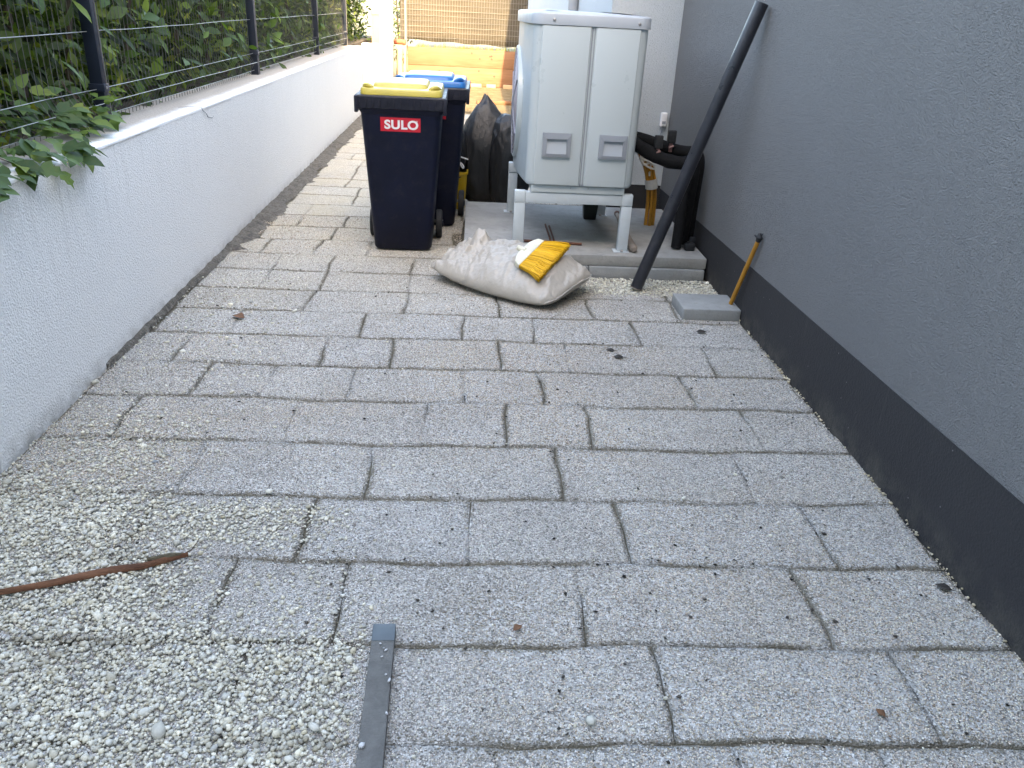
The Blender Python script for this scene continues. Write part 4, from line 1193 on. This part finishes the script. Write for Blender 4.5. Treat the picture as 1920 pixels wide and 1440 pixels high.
# orange broken handle
oh2 = thing('broken_handle', 'orange broom handle with a blackened tip leaning on the plinth', 'handle', (1.505, 4.25, .066))
q0, q1 = Vector((0, 0, .006)), Vector((.018, -.20, .435))
MB().tube([q0, q0.lerp(q1, .5), q1], [.0125, .0125, .012], 12).build('shaft', HANDLE, oh2, smooth=True)
MB().tube([q1 - (q1 - q0).normalized() * .012, q1 + Vector((0, -.004, .01)), q1 + Vector((.002, .006, .03))], [.0135, .017, .008], 9).build('tip', RUB, oh2, smooth=True)
MB().tube([q1 + Vector((-.012, 0, .012)), q1 + Vector((-.024, .01, .02))], [.006, .003], 6).build('splinter', RUB, oh2, smooth=True)
MB().tube([q1 + Vector((.006, -.004, .018)), q1 + Vector((.012, -.012, .034))], [.006, .002], 6).build('splinter', RUB, oh2, smooth=True)
# grey strip in the foreground
gs = thing('grey_strip', 'grey rectangular fibre strip laid on edge of the pebbles in the foreground', 'strip', (-.19, 1.30, 0))
M4 = Matrix.Rotation(.026, 4, 'Z')
MB().box(-.030, .030, -.42, .362, .002, .032, M4).build('bar', GREYSTRIP, gs, .0025)
MB().box(-.0303, .0303, .300, .3625, .0015, .0335, M4).build('end_sleeve', simple('slate_plastic', (.085, .105, .115), .5, .08, 20), gs, .002)
x = np.array([-.012, .004, -.004, .012, .022, -.020, .026, -.002]); y = np.array([.285, .262, .24, .18, .16, -.03, .06, .27])
me = blobs(np.stack([x, y, np.full(8, .036)], 1), np.array([.004, .005, .004, .004, .006, .010, .005, .003]), ICO, ICO_T, PEB, 'stone_chips', np.full((8, 3), .6), (.4, .6))
tag(link('stone_chips', me, gs), kind='stuff')
# strip of bark
bk = thing('bark_strip', 'long reddish brown strip of bark on the pebbles at the left', 'bark', (-1.05, 1.88, 0))
pts = [(-.30, -.108), (-.22, -.092), (-.11, -.056), (-.03, -.018), (.05, .012), (.12, .030), (.18, .058), (.235, .085)]
wd = [.004, .013, .017, .026, .023, .021, .012, .003]
V = []; Fc = []
for k, ((x, y), w_) in enumerate(zip(pts, wd)):
    for j in range(5):
        t = j / 4 * 2 - 1
        V.append((x - .35 * t * w_ * .5, y + t * w_ * .5, .018 + .010 * (1 - t * t) + .002 * math.sin(k * 3 + j)))
    for j in range(5):
        t = 1 - j / 4 * 2
        V.append((x - .35 * t * w_ * .5, y + t * w_ * .5, .012 + .008 * (1 - t * t)))
n = 10
for k in range(len(pts) - 1):
    for j in range(n): Fc.append((k * n + j, k * n + (j + 1) % n, (k + 1) * n + (j + 1) % n, (k + 1) * n + j))
Fc += [tuple(range(n))[::-1], tuple(range(len(V) - n, len(V)))]
m = MB(); m.add(V, Fc); m.build('bark', BARK, bk, smooth=True)
MB().tube([(.13, .045, .028), (.19, .068, .027), (.225, .082, .024)], [.006, .008, .003], 6).build('mossy_end', simple('mossy_bark', (.085, .070, .042), .9, .3, 60, bump=.004), bk, smooth=True)
MB().tube([(.225, .082, .022), (.24, .10, .024), (.25, .135, .03)], [.003, .002, .001], 5).build('twig', STEM, bk, smooth=True)

def dry_leaf(x, y, s_, rot, mat, label, curl=.4):
    T = LT.copy(); T[:, 0] *= 1.7; T[:, 1] -= .5; T[:, 2] += curl * T[:, 0] ** 2 * 1.5 + .25 * curl * T[:, 1] ** 2
    T[:, 2] -= T[:, 2].min()
    r_ = thing('dry_leaf', label, 'leaf', (x, y, .007), rot, 'dry leaves on the paving')
    me = np_mesh('blade', T * s_, LF, mat, smooth=True); o = link('blade', me, r_)
    md = o.modifiers.new('thick', 'SOLIDIFY'); md.thickness = .0008
    MB().tube([(0, -.5 * s_, .12 * s_ * curl + .001), (.03 * s_, -.75 * s_, .004)], [.0012, .0008], 4).build('stalk', mat, r_)
dry_leaf(-1.196, 3.957, .085, 1.0, DRYL, 'brown curled leaf on the paving near the white wall', .9)
dry_leaf(.161, 1.677, .032, 2.2, DRYL, 'small brown leaf above the right of the grey strip', 1.1)
dry_leaf(1.054, 1.392, .030, .4, DRYL, 'reddish brown leaf scrap at the lower right corner', .5)
dry_leaf(1.479, 1.870, .048, .9, DRYD, 'dark leaf lying near the dark plinth at the right', .3)
dry_leaf(.753, 3.577, .055, 1.3, DRYD, 'dark leaf in the middle right of the paving, lower of a pair', .3)
dry_leaf(.725, 3.665, .045, 1.2, DRYD, 'dark leaf in the middle right of the paving, upper of a pair', .3)
dry_leaf(1.266, 3.951, .060, 1.5, DRYD, 'dark leaf in front of the grey concrete block', .3)
